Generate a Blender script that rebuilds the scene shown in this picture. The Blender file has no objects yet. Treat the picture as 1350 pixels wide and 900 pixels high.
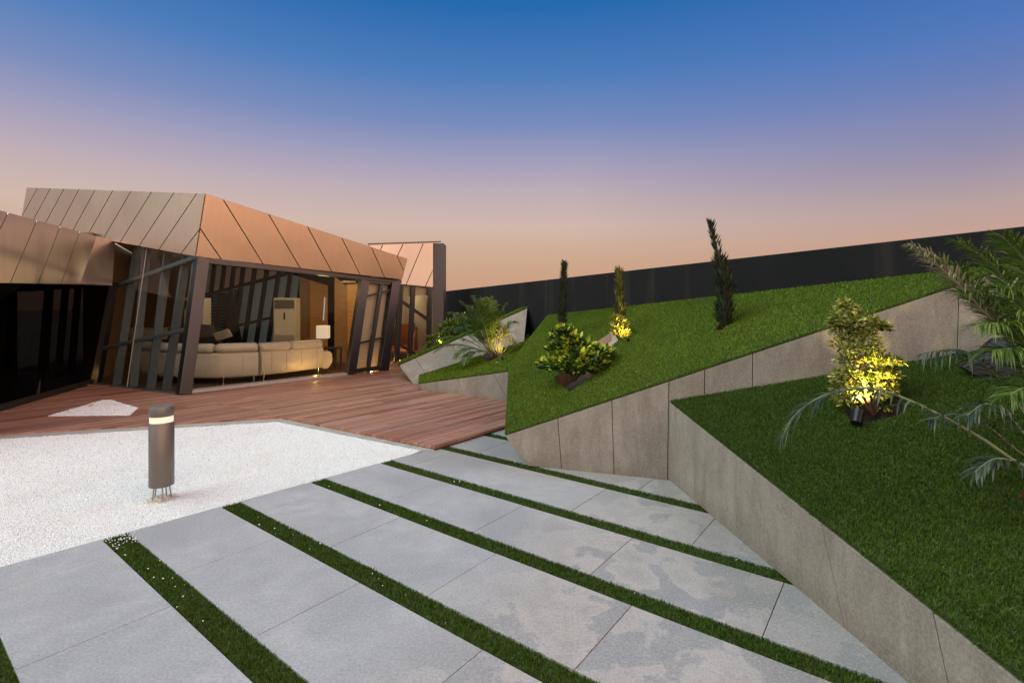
import bpy, bmesh, math, random
import numpy as np
from mathutils import Vector, Matrix
from mathutils.geometry import tessellate_polygon
R_ = math.radians
random.seed(7); rng = np.random.default_rng(7)
scene = bpy.context.scene; COL = scene.collection

# ------------------------------------------------------------------ camera
F, HC, VH, UC = 660.0, 1.6, 407.0, 675.0          # focal (px of 1350), eye height, horizon row, centre column
cd = bpy.data.cameras.new('camera'); cam = bpy.data.objects.new('camera', cd); COL.objects.link(cam)
cam.location = (0, 0, HC); cam.rotation_euler = (R_(90), 0, 0)
cd.sensor_width = 36; cd.lens = 36 * F / 1350; cd.shift_y = -(450 - VH) / 1350
cd.clip_start = 0.05; cd.clip_end = 2000
scene.camera = cam
CAM = Vector((0, 0, HC))

# ------------------------------------------------------------------ sky and sun
world = bpy.data.worlds.new('World'); scene.world = world; world.use_nodes = True
nt = world.node_tree; nt.nodes.clear()
def wn(t, **k):
    n = nt.nodes.new(t)
    for a, b in k.items(): setattr(n, a, b)
    return n
def lin(c): return tuple(((x/255+0.055)/1.055)**2.4 if x > 10 else x/255/12.92 for x in c) + (1,)
SUN_AZ, SUN_EL = R_(128), R_(1.5)                    # the set sun: right of and behind the camera
sky = wn('ShaderNodeTexSky', sky_type='NISHITA', sun_disc=False, sun_elevation=SUN_EL, sun_rotation=SUN_AZ, air_density=1.0, dust_density=1.5)
tc = wn('ShaderNodeTexCoord'); sep = wn('ShaderNodeSeparateXYZ'); nt.links.new(tc.outputs['Generated'], sep.inputs[0])
asn = wn('ShaderNodeMath', operation='ARCSINE'); nt.links.new(sep.outputs['Z'], asn.inputs[0])
elv = wn('ShaderNodeMapRange'); elv.inputs['From Min'].default_value = 0; elv.inputs['From Max'].default_value = math.pi/2
nt.links.new(asn.outputs[0], elv.inputs['Value'])
def wramp(stops):
    r = wn('ShaderNodeValToRGB'); cr = r.color_ramp
    cr.elements[0].position = stops[0][0]/90; cr.elements[0].color = lin(stops[0][1])
    cr.elements[1].position = stops[-1][0]/90; cr.elements[1].color = lin(stops[-1][1])
    for e, c in stops[1:-1]:
        q = cr.elements.new(e/90); q.color = lin(c)
    nt.links.new(elv.outputs[0], r.inputs[0]); return r
SKY_R = [(0,(198,142,122)),(4,(198,150,132)),(6.5,(196,160,146)),(8.6,(184,160,158)),(12.9,(147,141,169)),(18.6,(104,125,181)),(22.8,(76,117,185)),(31,(38,100,170)),(38,(24,90,158)),(50,(20,76,140)),(90,(40,84,136))]
SKY_L = [(0,(198,154,128)),(3,(201,159,132)),(5.8,(203,167,141)),(9.2,(207,181,169)),(12.9,(189,171,179)),(15,(172,162,183)),(17.4,(150,151,186)),(20,(120,138,186)),(24.9,(75,123,185)),(31,(34,104,173)),(38,(22,92,160)),(50,(20,76,140)),(90,(40,84,136))]
rr, rl = wramp(SKY_R), wramp(SKY_L)
azf = wn('ShaderNodeMapRange'); azf.inputs['From Min'].default_value = 0.12; azf.inputs['From Max'].default_value = 0.66
nt.links.new(sep.outputs['X'], azf.inputs['Value'])
mx = wn('ShaderNodeMixRGB'); nt.links.new(azf.outputs[0], mx.inputs[0]); nt.links.new(rl.outputs[0], mx.inputs[1]); nt.links.new(rr.outputs[0], mx.inputs[2])
# the bright afterglow of the set sun, low on the right and behind the camera
gd = wn('ShaderNodeVectorMath', operation='DOT_PRODUCT'); gd.inputs[1].default_value = Vector((0.80, -0.58, 0.14)).normalized()
nt.links.new(tc.outputs['Generated'], gd.inputs[0])
gl = wn('ShaderNodeMapRange', interpolation_type='SMOOTHERSTEP'); gl.inputs['From Min'].default_value = 0.30; gl.inputs['From Max'].default_value = 1.0
nt.links.new(gd.outputs['Value'], gl.inputs['Value'])
glc = wn('ShaderNodeMixRGB', blend_type='MULTIPLY'); glc.inputs[0].default_value = 1; glc.inputs[2].default_value = (2.25, 1.30, 0.74, 1)
nt.links.new(gl.outputs[0], glc.inputs[1])
# the pale, bright western half of the sky behind the camera
bh = wn('ShaderNodeMapRange', interpolation_type='SMOOTHSTEP'); bh.inputs['From Min'].default_value = 0.02; bh.inputs['From Max'].default_value = -0.75
nt.links.new(sep.outputs['Y'], bh.inputs['Value'])
bhc = wn('ShaderNodeMixRGB', blend_type='MULTIPLY'); bhc.inputs[0].default_value = 1; bhc.inputs[2].default_value = (0.42, 0.41, 0.40, 1)
nt.links.new(bh.outputs[0], bhc.inputs[1])
def wadd(a, b):
    m = wn('ShaderNodeMixRGB', blend_type='ADD'); m.inputs[0].default_value = 1
    nt.links.new(a, m.inputs[1]); nt.links.new(b, m.inputs[2]); return m.outputs[0]
b1 = wn('ShaderNodeBackground'); b1.inputs['Strength'].default_value = 1.0
nt.links.new(wadd(wadd(mx.outputs[0], glc.outputs[0]), bhc.outputs[0]), b1.inputs['Color'])
b2 = wn('ShaderNodeBackground'); b2.inputs['Strength'].default_value = 0.012; nt.links.new(sky.outputs[0], b2.inputs['Color'])
ad = wn('ShaderNodeAddShader'); nt.links.new(b1.outputs[0], ad.inputs[0]); nt.links.new(b2.outputs[0], ad.inputs[1])
wo = wn('ShaderNodeOutputWorld'); nt.links.new(ad.outputs[0], wo.inputs[0])

sd = bpy.data.lights.new('sun', 'SUN'); sun = bpy.data.objects.new('sun', sd); COL.objects.link(sun)
sd.energy = 2.7; sd.angle = R_(52); sd.color = (0.90, 1.0, 0.90)   # dusk skylight: very broad, almost shadowless
sun.rotation_euler = Vector((0.86, 0.24, -1.0)).to_track_quat('-Z', 'Y').to_euler()
scene.view_settings.view_transform = 'Standard'; scene.view_settings.look = 'None'
scene.view_settings.exposure = 0.0; scene.view_settings.gamma = 1.0; scene.view_settings.use_curve_mapping = False
scene.cycles.max_bounces = 8; scene.cycles.transparent_max_bounces = 12
scene.cycles.use_denoising = True
scene.cycles.sample_clamp_indirect = 6

# ------------------------------------------------------------------ geometry helpers
def G(u, v, z=0.0):
    "ground point seen at a photo pixel"
    Y = (HC - z) * F / (v - VH); return Vector(((u - UC) / F * Y, Y, z))
def P(u, v, Y): return Vector(((u - UC) / F * Y, Y, HC - (v - VH) / F * Y))
def ray(u, v): return Vector(((u - UC) / F, 1.0, -(v - VH) / F))
def PL(u, v, a, b, c):
    "where the line of sight of a pixel meets the plane a, b, c"
    n = (b - a).cross(c - a); d = ray(u, v); return CAM + d * (n.dot(a - CAM) / n.dot(d))
UP = Vector((0, 0, 1))
D1 = Vector((0.7943, -0.6075, 0)); D2 = Vector((0.6075, 0.7943, 0))   # along the turf strips / along the deck boards
def ST(s, t, z=0.0): return D1 * s + D2 * t + UP * z

ORG = {}
def tag(o, label=None, cat=None, group=None, kind=None):
    if label: o['label'] = label
    if cat: o['category'] = cat
    if group: o['group'] = group
    if kind: o['kind'] = kind
    return o
def thing(name, loc, label, cat, group=None):
    o = bpy.data.objects.new(name, None); o.empty_display_size = 0.2; COL.objects.link(o)
    o.location = loc; ORG[o.name] = Vector(loc); return tag(o, label, cat, group)

class MB:
    def __init__(s): s.v = []; s.f = []; s.r = []
    def add(s, vs, fs, r=None):
        b = len(s.v); s.v += [tuple(x) for x in vs]; s.f += [tuple(b + i for i in f) for f in fs]
        s.r += [random.random() if r is None else r] * len(fs); return s
    def hexa(s, b, t, r=None):
        "two matching loops, lower and upper, closed into a solid"
        n = len(b); s.add(list(b) + list(t), [tuple(range(n))[::-1], tuple(range(n, 2*n))] + [(i, (i+1) % n, n + (i+1) % n, n + i) for i in range(n)], r); return s
    def box(s, c, x, y, z, r=None):
        "box with centre c and half-axis vectors"
        c = Vector(c); x = Vector(x); y = Vector(y); z = Vector(z)
        return s.hexa([c-x-y-z, c+x-y-z, c+x+y-z, c-x+y-z], [c-x-y+z, c+x-y+z, c+x+y+z, c-x+y+z], r)
    def abox(s, x0, x1, y0, y1, z0, z1, r=None):
        return s.hexa([(x0,y0,z0),(x1,y0,z0),(x1,y1,z0),(x0,y1,z0)], [(x0,y0,z1),(x1,y0,z1),(x1,y1,z1),(x0,y1,z1)], r)
    def slab(s, poly, n, t0, t1, r=None):
        n = Vector(n).normalized(); return s.hexa([Vector(p) + n*t0 for p in poly], [Vector(p) + n*t1 for p in poly], r)
    def bar(s, a, b, w, d, side=None, r=None):
        "rectangular bar from a to b, w wide along side, d deep"
        a = Vector(a); b = Vector(b); t = (b - a).normalized()
        sd_ = Vector(side) if side is not None else t.cross(UP)
        sd_ = (sd_ - t * sd_.dot(t)).normalized(); q = t.cross(sd_).normalized()
        x = sd_ * w/2; y = q * d/2
        return s.hexa([a-x-y, a+x-y, a+x+y, a-x+y], [b-x-y, b+x-y, b+x+y, b-x+y], r)
    def tube(s, path, rad, k=8, r=None, cap=True):
        path = [Vector(p) for p in path]; n = len(path)
        rad = rad if isinstance(rad, (list, tuple)) else [rad]*n
        vs = []; prev = None
        for i, p in enumerate(path):
            t = (path[min(i+1, n-1)] - path[max(i-1, 0)]).normalized()
            if prev is None: prev = t.orthogonal().normalized()
            x = (prev - t * prev.dot(t)).normalized(); prev = x; y = t.cross(x)
            for j in range(k):
                a = 2*math.pi*j/k; vs.append(p + (x*math.cos(a) + y*math.sin(a))*rad[i])
        fs = [(i*k+j, i*k+(j+1) % k, (i+1)*k+(j+1) % k, (i+1)*k+j) for i in range(n-1) for j in range(k)]
        if cap: fs += [tuple(range(k))[::-1], tuple(range((n-1)*k, n*k))]
        return s.add(vs, fs, r)
    def lathe(s, c, prof, k=40, r=None):
        c = Vector(c); return s.tube([c + UP*z for _, z in prof], [q for q, _ in prof], k, r)
    def build(s, name, m, parent=None, smooth=False, bevel=0, loc=None, seg=2):
        org = Vector((0, 0, 0))
        if parent is not None: org = ORG[parent.name]
        elif loc is not None: org = Vector(loc)
        me = bpy.data.meshes.new(name)
        me.from_pydata([(x-org.x, y-org.y, z-org.z) for x, y, z in s.v], [], s.f)
        at = me.attributes.new('rnd', 'FLOAT', 'FACE'); at.data.foreach_set('value', s.r)
        me.materials.append(m)
        bm = bmesh.new(); bm.from_mesh(me); bmesh.ops.recalc_face_normals(bm, faces=bm.faces)
        if bevel:
            bmesh.ops.bevel(bm, geom=[e for e in bm.edges if e.calc_face_angle(0) > 0.5], offset=bevel, segments=seg, affect='EDGES', profile=0.5)
        bm.to_mesh(me); bm.free()
        if smooth:
            for p in me.polygons: p.use_smooth = True
            if smooth != 'all':
                try: me.set_sharp_from_angle(angle=R_(40))
                except Exception: pass
        o = bpy.data.objects.new(name, me); COL.objects.link(o)
        if parent is not None: o.parent = parent; ORG[o.name] = org
        else: o.location = org; ORG[o.name] = org
        return o

def np_mesh(name, V, Fc, mats, mi=None, rnd=None, loc=(0,0,0), parent=None, smooth=False):
    "big mesh from arrays; Fc is a list of index arrays (n,3) or (n,4)"
    org = ORG[parent.name] if parent is not None else Vector(loc)
    me = bpy.data.meshes.new(name); V = np.asarray(V, dtype=np.float32) - np.array(org, dtype=np.float32)
    me.vertices.add(len(V)); me.vertices.foreach_set('co', V.ravel())
    idx = np.concatenate([f.ravel() for f in Fc]).astype(np.int32)
    tot = np.concatenate([np.full(len(f), f.shape[1]) for f in Fc]).astype(np.int32)
    me.loops.add(len(idx)); me.loops.foreach_set('vertex_index', idx)
    me.polygons.add(len(tot)); st = np.zeros(len(tot), np.int32); st[1:] = np.cumsum(tot)[:-1]
    me.polygons.foreach_set('loop_start', st)
    try: me.polygons.foreach_set('loop_total', tot)
    except Exception: pass
    for m in mats: me.materials.append(m)
    if mi is not None: me.polygons.foreach_set('material_index', mi.astype(np.int32))
    if rnd is not None:
        at = me.attributes.new('rnd', 'FLOAT', 'FACE'); at.data.foreach_set('value', rnd.astype(np.float32))
    me.update(calc_edges=True)
    if smooth: me.polygons.foreach_set('use_smooth', np.ones(len(tot), bool))
    o = bpy.data.objects.new(name, me); COL.objects.link(o)
    if parent is not None: o.parent = parent; ORG[o.name] = org
    else: o.location = org; ORG[o.name] = org
    return o

# ------------------------------------------------------------------ materials
class M:
    def __init__(s, name):
        s.m = bpy.data.materials.new(name); s.m.use_nodes = True; s.t = s.m.node_tree
        s.b = s.t.nodes['Principled BSDF']; s.out = s.t.nodes['Material Output']
    def n(s, t, **k):
        q = s.t.nodes.new(t)
        for a, b in k.items(): setattr(q, a, b)
        return q
    def put(s, sock, val):
        if hasattr(val, 'is_output') or isinstance(val, bpy.types.NodeSocket): s.t.links.new(val, sock)
        elif isinstance(val, (tuple, list)) and len(val) == 3 and sock.type == 'RGBA': sock.default_value = (*val, 1)
        else: sock.default_value = val
    def pos(s, scale=(1,1,1), rot=(0,0,0)):
        g = s.n('ShaderNodeNewGeometry'); mp = s.n('ShaderNodeMapping'); s.put(mp.inputs[0], g.outputs['Position'])
        mp.inputs['Scale'].default_value = scale; mp.inputs['Rotation'].default_value = rot; return mp.outputs[0]
    def noise(s, scale, detail=4, rough=0.55, co=None, dist=0.0):
        q = s.n('ShaderNodeTexNoise'); s.put(q.inputs['Vector'], co if co is not None else s.pos())
        q.inputs['Scale'].default_value = scale; q.inputs['Detail'].default_value = detail; q.inputs['Roughness'].default_value = rough
        q.inputs['Distortion'].default_value = dist; return q.outputs['Fac']
    def ramp(s, fac, stops, interp='LINEAR'):
        q = s.n('ShaderNodeValToRGB'); s.put(q.inputs[0], fac); cr = q.color_ramp; cr.interpolation = interp
        c4 = lambda c: (*c, 1) if isinstance(c, (tuple, list)) else (c, c, c, 1)
        cr.elements[0].position, cr.elements[0].color = stops[0][0], c4(stops[0][1])
        cr.elements[1].position, cr.elements[1].color = stops[-1][0], c4(stops[-1][1])
        for p, c in stops[1:-1]: cr.elements.new(p).color = c4(c)
        return q.outputs[0]
    def mix(s, f, a, b, mode='MIX'):
        q = s.n('ShaderNodeMixRGB', blend_type=mode); s.put(q.inputs[0], f); s.put(q.inputs[1], a); s.put(q.inputs[2], b); return q.outputs[0]
    def math(s, op, a, b=0.0):
        q = s.n('ShaderNodeMath', operation=op); s.put(q.inputs[0], a); s.put(q.inputs[1], b); return q.outputs[0]
    def rnd(s):
        return s.n('ShaderNodeAttribute', attribute_name='rnd').outputs['Fac']
    def bump(s, h, strength=0.3, dist=0.01):
        q = s.n('ShaderNodeBump'); s.put(q.inputs['Height'], h); q.inputs['Strength'].default_value = strength; q.inputs['Distance'].default_value = dist
        s.put(s.b.inputs['Normal'], q.outputs[0]); return s
    def set(s, **k):
        for a, b in k.items(): s.put(s.b.inputs[a.replace('_', ' ')], b)
        return s
def simple(name, col, rough=0.6, metal=0.0, var=0.12, scale=6.0, bump=0.0):
    m = M(name); nz = m.noise(scale, 5)
    c = m.ramp(nz, [(0.25, tuple(x*(1-var) for x in col)), (0.75, tuple(min(1, x*(1+var)) for x in col))])
    m.set(Base_Color=c, Roughness=rough, Metallic=metal)
    if bump: m.bump(m.noise(scale*12, 4), bump, 0.004)
    return m.m

# --- stone paving: grey granite, pale cloudy wear, dried water stains towards the planters
def stone_paving():
    m = M('paving_stone'); r = m.rnd()
    sp = m.noise(75, 3, 0.75); gr = m.noise(230, 2, 0.7); cl = m.noise(1.5, 6, 0.62, dist=0.5); md = m.noise(7, 6, 0.68); lo = m.noise(0.55, 3)
    base = m.mix(m.ramp(cl, [(0.32, 0.0), (0.68, 1.0)]), (0.31, 0.322, 0.335), (0.50, 0.505, 0.51))
    base = m.mix(m.ramp(md, [(0.38, 0.0), (0.66, 0.75)]), base, (0.335, 0.338, 0.345))
    base = m.mix(m.ramp(m.noise(2.3, 4, 0.6), [(0.55, 0.0), (0.72, 0.35)]), base, (0.46, 0.43, 0.40))      # faint tan tinge
    # position along the strips drives how much the stone is stained
    g = m.n('ShaderNodeVectorMath', operation='DOT_PRODUCT'); m.put(g.inputs[0], m.pos()); g.inputs[1].default_value = D1 + D2*0.16
    f = m.math('ADD', m.math('MULTIPLY', g.outputs['Value'], 0.25), m.math('ADD', m.math('MULTIPLY', m.noise(0.9, 3), 0.35), 0.70))
    mask = m.ramp(f, [(0.42, 0.0), (0.60, 1.0)]); xyz = m.n('ShaderNodeSeparateXYZ'); m.put(xyz.inputs[0], m.pos())
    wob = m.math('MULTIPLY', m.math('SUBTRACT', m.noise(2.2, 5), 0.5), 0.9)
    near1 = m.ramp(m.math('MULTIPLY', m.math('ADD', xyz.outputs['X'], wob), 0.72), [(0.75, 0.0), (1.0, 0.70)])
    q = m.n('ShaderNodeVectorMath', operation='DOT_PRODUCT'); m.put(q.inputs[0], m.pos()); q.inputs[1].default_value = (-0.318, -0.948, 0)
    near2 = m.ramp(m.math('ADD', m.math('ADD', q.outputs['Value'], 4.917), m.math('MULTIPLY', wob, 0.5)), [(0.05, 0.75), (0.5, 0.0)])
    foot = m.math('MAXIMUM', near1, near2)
    beige = m.mix(m.math('MULTIPLY', mask, 0.85), base, m.mix(m.ramp(md, [(0.35, 0.0), (0.7, 1.0)]), (0.36, 0.322, 0.288), (0.47, 0.425, 0.385)))
    sv = m.n('ShaderNodeVectorMath', operation='ADD'); m.put(sv.inputs[0], m.pos()); m.put(sv.inputs[1], m.math('MULTIPLY', r, 23.0))
    st = m.noise(2.7, 7, 0.57, co=sv.outputs[0], dist=0.35)
    blot = m.ramp(st, [(0.495, 0.0), (0.535, 1.0)]); rim = m.ramp(st, [(0.41, 0.0), (0.495, 1.0), (0.53, 0.0)])
    c = m.mix(m.math('MULTIPLY', m.math('MULTIPLY', blot, mask), 0.8), beige, m.mix(m.ramp(md, [(0.35, 0.0), (0.7, 1.0)]), (0.255, 0.255, 0.26), (0.335, 0.332, 0.33)))
    c = m.mix(m.math('MULTIPLY', m.math('MULTIPLY', rim, mask), 0.45), c, (0.54, 0.50, 0.46))
    c = m.mix(m.math('MULTIPLY', foot, m.ramp(lo, [(0.3, 0.4), (0.6, 1.0)])), c, (0.225, 0.190, 0.158))     # dirt and the planters' shade, both painted darker towards their foot
    c = m.mix(m.math('MULTIPLY', r, 0.25), c, (0.33, 0.338, 0.355))
    c = m.mix(m.ramp(sp, [(0.30, 0.55), (0.48, 0.0), (0.70, 0.40)]), c, m.ramp(sp, [(0.45, (0.19, 0.19, 0.195)), (0.55, (0.60, 0.60, 0.60))]))
    c = m.mix(m.ramp(gr, [(0.30, 0.45), (0.45, 0.0)]), c, (0.15, 0.15, 0.155))
    m.set(Base_Color=c, Roughness=m.ramp(cl, [(0.3, 0.55), (0.7, 0.75)])); m.bump(sp, 0.35, 0.003); return m.m
def stone_clad():
    m = M('cladding_stone'); r = m.rnd()
    sp = m.noise(70, 3, 0.75); gr = m.noise(220, 2, 0.7); cl = m.noise(1.9, 6, 0.65, dist=0.6); md = m.noise(8, 6, 0.68)
    streak = m.noise(4.5, 6, 0.65, co=m.pos((1.8, 1.8, 0.4), (0.35, 0.3, 0)), dist=0.3)
    c = m.mix(m.ramp(cl, [(0.32, 0.0), (0.68, 1.0)]), (0.175, 0.165, 0.145), (0.335, 0.315, 0.28))
    c = m.mix(m.ramp(md, [(0.38, 0.0), (0.68, 0.6)]), c, (0.205, 0.188, 0.162))
    c = m.mix(m.ramp(streak, [(0.46, 0.0), (0.66, 0.75)]), c, (0.16, 0.138, 0.115))
    c = m.mix(m.ramp(streak, [(0.30, 0.55), (0.42, 0.0)]), c, (0.37, 0.35, 0.315))
    c = m.mix(m.math('MULTIPLY', r, 0.35), c, (0.205, 0.182, 0.155))
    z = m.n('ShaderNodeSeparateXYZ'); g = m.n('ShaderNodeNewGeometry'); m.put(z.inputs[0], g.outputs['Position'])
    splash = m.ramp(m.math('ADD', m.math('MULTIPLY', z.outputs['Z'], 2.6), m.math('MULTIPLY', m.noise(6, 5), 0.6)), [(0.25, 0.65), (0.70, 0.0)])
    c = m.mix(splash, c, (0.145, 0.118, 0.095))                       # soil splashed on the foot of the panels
    c = m.mix(m.ramp(sp, [(0.30, 0.42), (0.48, 0.0), (0.70, 0.30)]), c, m.ramp(sp, [(0.45, (0.10, 0.095, 0.085)), (0.55, (0.43, 0.41, 0.375))]))
    c = m.mix(m.ramp(gr, [(0.30, 0.45), (0.45, 0.0)]), c, (0.09, 0.085, 0.075))
    c = m.mix(1.0, c, (1.14, 1.06, 0.96), 'MULTIPLY'); m.set(Base_Color=c, Roughness=0.72); m.bump(sp, 0.4, 0.003); return m.m
def deck_wood():
    m = M('deck_boards'); r = m.rnd(); a = math.atan2(D2.y, D2.x)
    gr = m.noise(1.0, 6, 0.62, co=m.pos((3.0, 60, 60), (0, 0, -a)), dist=0.3); big = m.noise(0.9, 4, co=m.pos((0.5, 1.6, 1), (0, 0, -a)))
    c = m.ramp(r, [(0.0, (0.200, 0.080, 0.046)), (0.3, (0.300, 0.132, 0.078)), (0.65, (0.390, 0.185, 0.116)), (1.0, (0.48, 0.260, 0.175))])
    c = m.mix(m.ramp(gr, [(0.3, 0.55), (0.6, 0.0)]), c, (0.075, 0.032, 0.022))
    c = m.mix(m.ramp(gr, [(0.55, 0.0), (0.8, 0.5)]), c, (0.32, 0.18, 0.13))
    c = m.mix(m.ramp(big, [(0.42, 0.0), (0.7, 0.45)]), c, (0.30, 0.19, 0.15))
    m.set(Base_Color=c, Roughness=m.ramp(big, [(0.3, 0.5), (0.7, 0.65)])); m.bump(gr, 0.35, 0.003); return m.m
def metal_clad(name, col, rough, axis):
    m = M(name); r = m.rnd()
    br = m.noise(1.0, 5, 0.6, co=m.pos(axis)); cl = m.noise(0.8, 3)
    c = m.mix(m.ramp(br, [(0.25, 0.35), (0.75, 0.0)]), col, tuple(x*0.72 for x in col))
    c = m.mix(m.math('MULTIPLY', r, 0.22), c, tuple(x*0.75 for x in col))
    m.set(Base_Color=c, Metallic=0.95, Roughness=m.ramp(cl, [(0.3, rough-0.05), (0.7, rough+0.06)])); m.bump(m.noise(2.2, 2), 0.05, 0.02); return m.m
def turf(name, dark, mid, light, dry):
    m = M(name); r = m.rnd(); big = m.noise(1.7, 4)
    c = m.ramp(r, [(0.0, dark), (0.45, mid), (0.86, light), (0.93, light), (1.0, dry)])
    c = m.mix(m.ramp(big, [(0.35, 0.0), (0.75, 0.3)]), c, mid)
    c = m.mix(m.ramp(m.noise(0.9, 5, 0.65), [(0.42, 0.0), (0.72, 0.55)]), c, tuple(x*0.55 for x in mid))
    m.set(Base_Color=c, Roughness=0.5); m.b.inputs['Specular IOR Level'].default_value = 0.25
    tr = m.n('ShaderNodeBsdfTranslucent'); m.put(tr.inputs[0], c); mixs = m.n('ShaderNodeMixShader'); mixs.inputs[0].default_value = 0.22
    m.t.links.new(m.b.outputs[0], mixs.inputs[1]); m.t.links.new(tr.outputs[0], mixs.inputs[2]); m.t.links.new(mixs.outputs[0], m.out.inputs[0]); return m.m
def leaf(name, stops, trans=0.3, rough=0.42):
    m = M(name); c = m.ramp(m.rnd(), stops)
    m.set(Base_Color=c, Roughness=rough); m.b.inputs['Specular IOR Level'].default_value = 0.35
    tr = m.n('ShaderNodeBsdfTranslucent'); m.put(tr.inputs[0], c); mixs = m.n('ShaderNodeMixShader'); mixs.inputs[0].default_value = trans
    m.t.links.new(m.b.outputs[0], mixs.inputs[1]); m.t.links.new(tr.outputs[0], mixs.inputs[2]); m.t.links.new(mixs.outputs[0], m.out.inputs[0]); return m.m
def glass(name, tint, refl=1.0, rough=0.0):
    m = M(name); tr = m.n('ShaderNodeBsdfTransparent'); m.put(tr.inputs[0], tint)
    gl_ = m.n('ShaderNodeBsdfGlossy'); gl_.inputs['Roughness'].default_value = rough; m.put(gl_.inputs[0], (0.9, 0.92, 0.93))
    fr = m.n('ShaderNodeFresnel'); fr.inputs[0].default_value = 1.45
    mixs = m.n('ShaderNodeMixShader'); m.put(mixs.inputs[0], m.math('MULTIPLY', fr.outputs[0], refl))
    m.t.links.new(tr.outputs[0], mixs.inputs[1]); m.t.links.new(gl_.outputs[0], mixs.inputs[2]); m.t.links.new(mixs.outputs[0], m.out.inputs[0]); return m.m
def emit(name, col, strength):
    m = M(name); m.set(Base_Color=(0.8, 0.78, 0.72), Emission_Color=col, Emission_Strength=strength, Roughness=0.5); return m.m
def translucent(name, col, t=0.6):
    m = M(name); m.set(Base_Color=col, Roughness=0.7); tr = m.n('ShaderNodeBsdfTranslucent'); m.put(tr.inputs[0], col)
    mixs = m.n('ShaderNodeMixShader'); mixs.inputs[0].default_value = t
    m.t.links.new(m.b.outputs[0], mixs.inputs[1]); m.t.links.new(tr.outputs[0], mixs.inputs[2]); m.t.links.new(mixs.outputs[0], m.out.inputs[0]); return m.m
def pebble():
    m = M('white_pebbles'); c = m.ramp(m.rnd(), [(0.0, (0.45, 0.43, 0.39)), (0.03, (0.68, 0.70, 0.69)), (0.3, (0.78, 0.825, 0.83)), (1.0, (0.85, 0.90, 0.91))])
    dirt = m.ramp(m.noise(1.6, 5, 0.6), [(0.5, 0.0), (0.8, 0.28)]); m.set(Base_Color=m.mix(dirt, c, (0.58, 0.55, 0.49)), Roughness=0.75); return m.m
def wood_panel(name, a, b):
    m = M(name); g = m.noise(1.0, 5, 0.6, co=m.pos((3, 3, 30)), dist=0.4); m.set(Base_Color=m.mix(m.ramp(g, [(0.3, 0.0), (0.7, 1.0)]), a, b), Roughness=0.5); return m.m
def render_wall():
    m = M('black_render'); cl = m.noise(1.3, 6, 0.6); st = m.noise(2.5, 4, co=m.pos((1.5, 1.5, 0.12)))
    c = m.mix(m.ramp(cl, [(0.3, 0.0), (0.75, 1.0)]), (0.006, 0.006, 0.006), (0.012, 0.0117, 0.0115))
    c = m.mix(m.ramp(st, [(0.55, 0.0), (0.75, 0.5)]), c, (0.045, 0.036, 0.030))
    m.set(Base_Color=c, Roughness=0.85); m.b.inputs['Specular IOR Level'].default_value = 0.25; m.bump(m.noise(60, 4), 0.25, 0.004); return m.m

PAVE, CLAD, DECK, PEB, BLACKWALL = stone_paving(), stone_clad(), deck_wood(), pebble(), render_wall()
COPPER = metal_clad('copper_cladding', (0.59, 0.43, 0.32), 0.36, (9, 9, 1.2))
BRONZE = metal_clad('bronze_cladding', (0.535, 0.415, 0.305), 0.36, (9, 9, 1.0))
WINGMET = metal_clad('brown_brushed_cladding', (0.64, 0.53, 0.49), 0.38, (14, 14, 0.8))
PALEMET = metal_clad('pale_copper_cladding', (0.52, 0.45, 0.39), 0.42, (9, 9, 1.0))
FRAME = metal_clad('brown_metal_frame', (0.086, 0.082, 0.087), 0.42, (12, 12, 1.0))
DARKFR = simple('dark_grey_frame', (0.035, 0.036, 0.038), 0.45, 0.3)
GREYFIN = simple('grey_green_fin', (0.095, 0.112, 0.118), 0.5, 0.2)
BLACK = simple('black_seam', (0.010, 0.009, 0.009), 0.7)
ALU = simple('aluminium_sill', (0.42, 0.40, 0.38), 0.5, 0.3)
GLASS = glass('clear_glass', (0.90, 0.91, 0.88), 0.08)
LGLASS = glass('side_glass', (0.86, 0.90, 0.90), 0.05)
DGLASS = glass('black_tinted_glass', (0.16, 0.155, 0.16), 0.08)
TURF = turf('turf_blades', (0.040, 0.080, 0.004), (0.115, 0.205, 0.008), (0.215, 0.335, 0.016), (0.32, 0.32, 0.09))
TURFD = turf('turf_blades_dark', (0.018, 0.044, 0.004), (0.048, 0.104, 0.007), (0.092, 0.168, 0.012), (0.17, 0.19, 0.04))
TBASE = simple('turf_backing', (0.040, 0.055, 0.008), 0.9, var=0.3, scale=20)
SOIL = simple('soil', (0.035, 0.024, 0.018), 0.95, var=0.4, scale=14, bump=0.6)
CONC = simple('kerb_concrete', (0.36, 0.34, 0.31), 0.8, var=0.2, scale=8, bump=0.3)
LEATHER = simple('cream_leather', (0.50, 0.44, 0.36), 0.45, var=0.06, bump=0.1)
CHROME = simple('chrome', (0.75, 0.75, 0.75), 0.15, 1.0)
DARKF = simple('dark_brown_fabric', (0.030, 0.023, 0.021), 0.8)
ORANGE = simple('orange_leather', (0.34, 0.10, 0.035), 0.4, var=0.2)
WOODW = wood_panel('oak_panel', (0.38, 0.19, 0.06), (0.52, 0.29, 0.10))
WOODD = wood_panel('walnut_panel', (0.16, 0.085, 0.04), (0.23, 0.13, 0.06))
FLOORW = wood_panel('dark_floor_boards', (0.07, 0.04, 0.025), (0.11, 0.065, 0.04))
PLASTER = simple('cream_plaster', (0.52, 0.46, 0.38), 0.8, var=0.05)
CEIL = simple('ceiling_paint', (0.30, 0.26, 0.21), 0.8, var=0.05)
WHITEP = simple('white_plastic', (0.62, 0.58, 0.52), 0.4, var=0.04)
GREYP = simple('grey_plastic', (0.16, 0.15, 0.14), 0.5)
FROST = translucent('frosted_blind', (0.46, 0.54, 0.51), 0.65)
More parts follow.
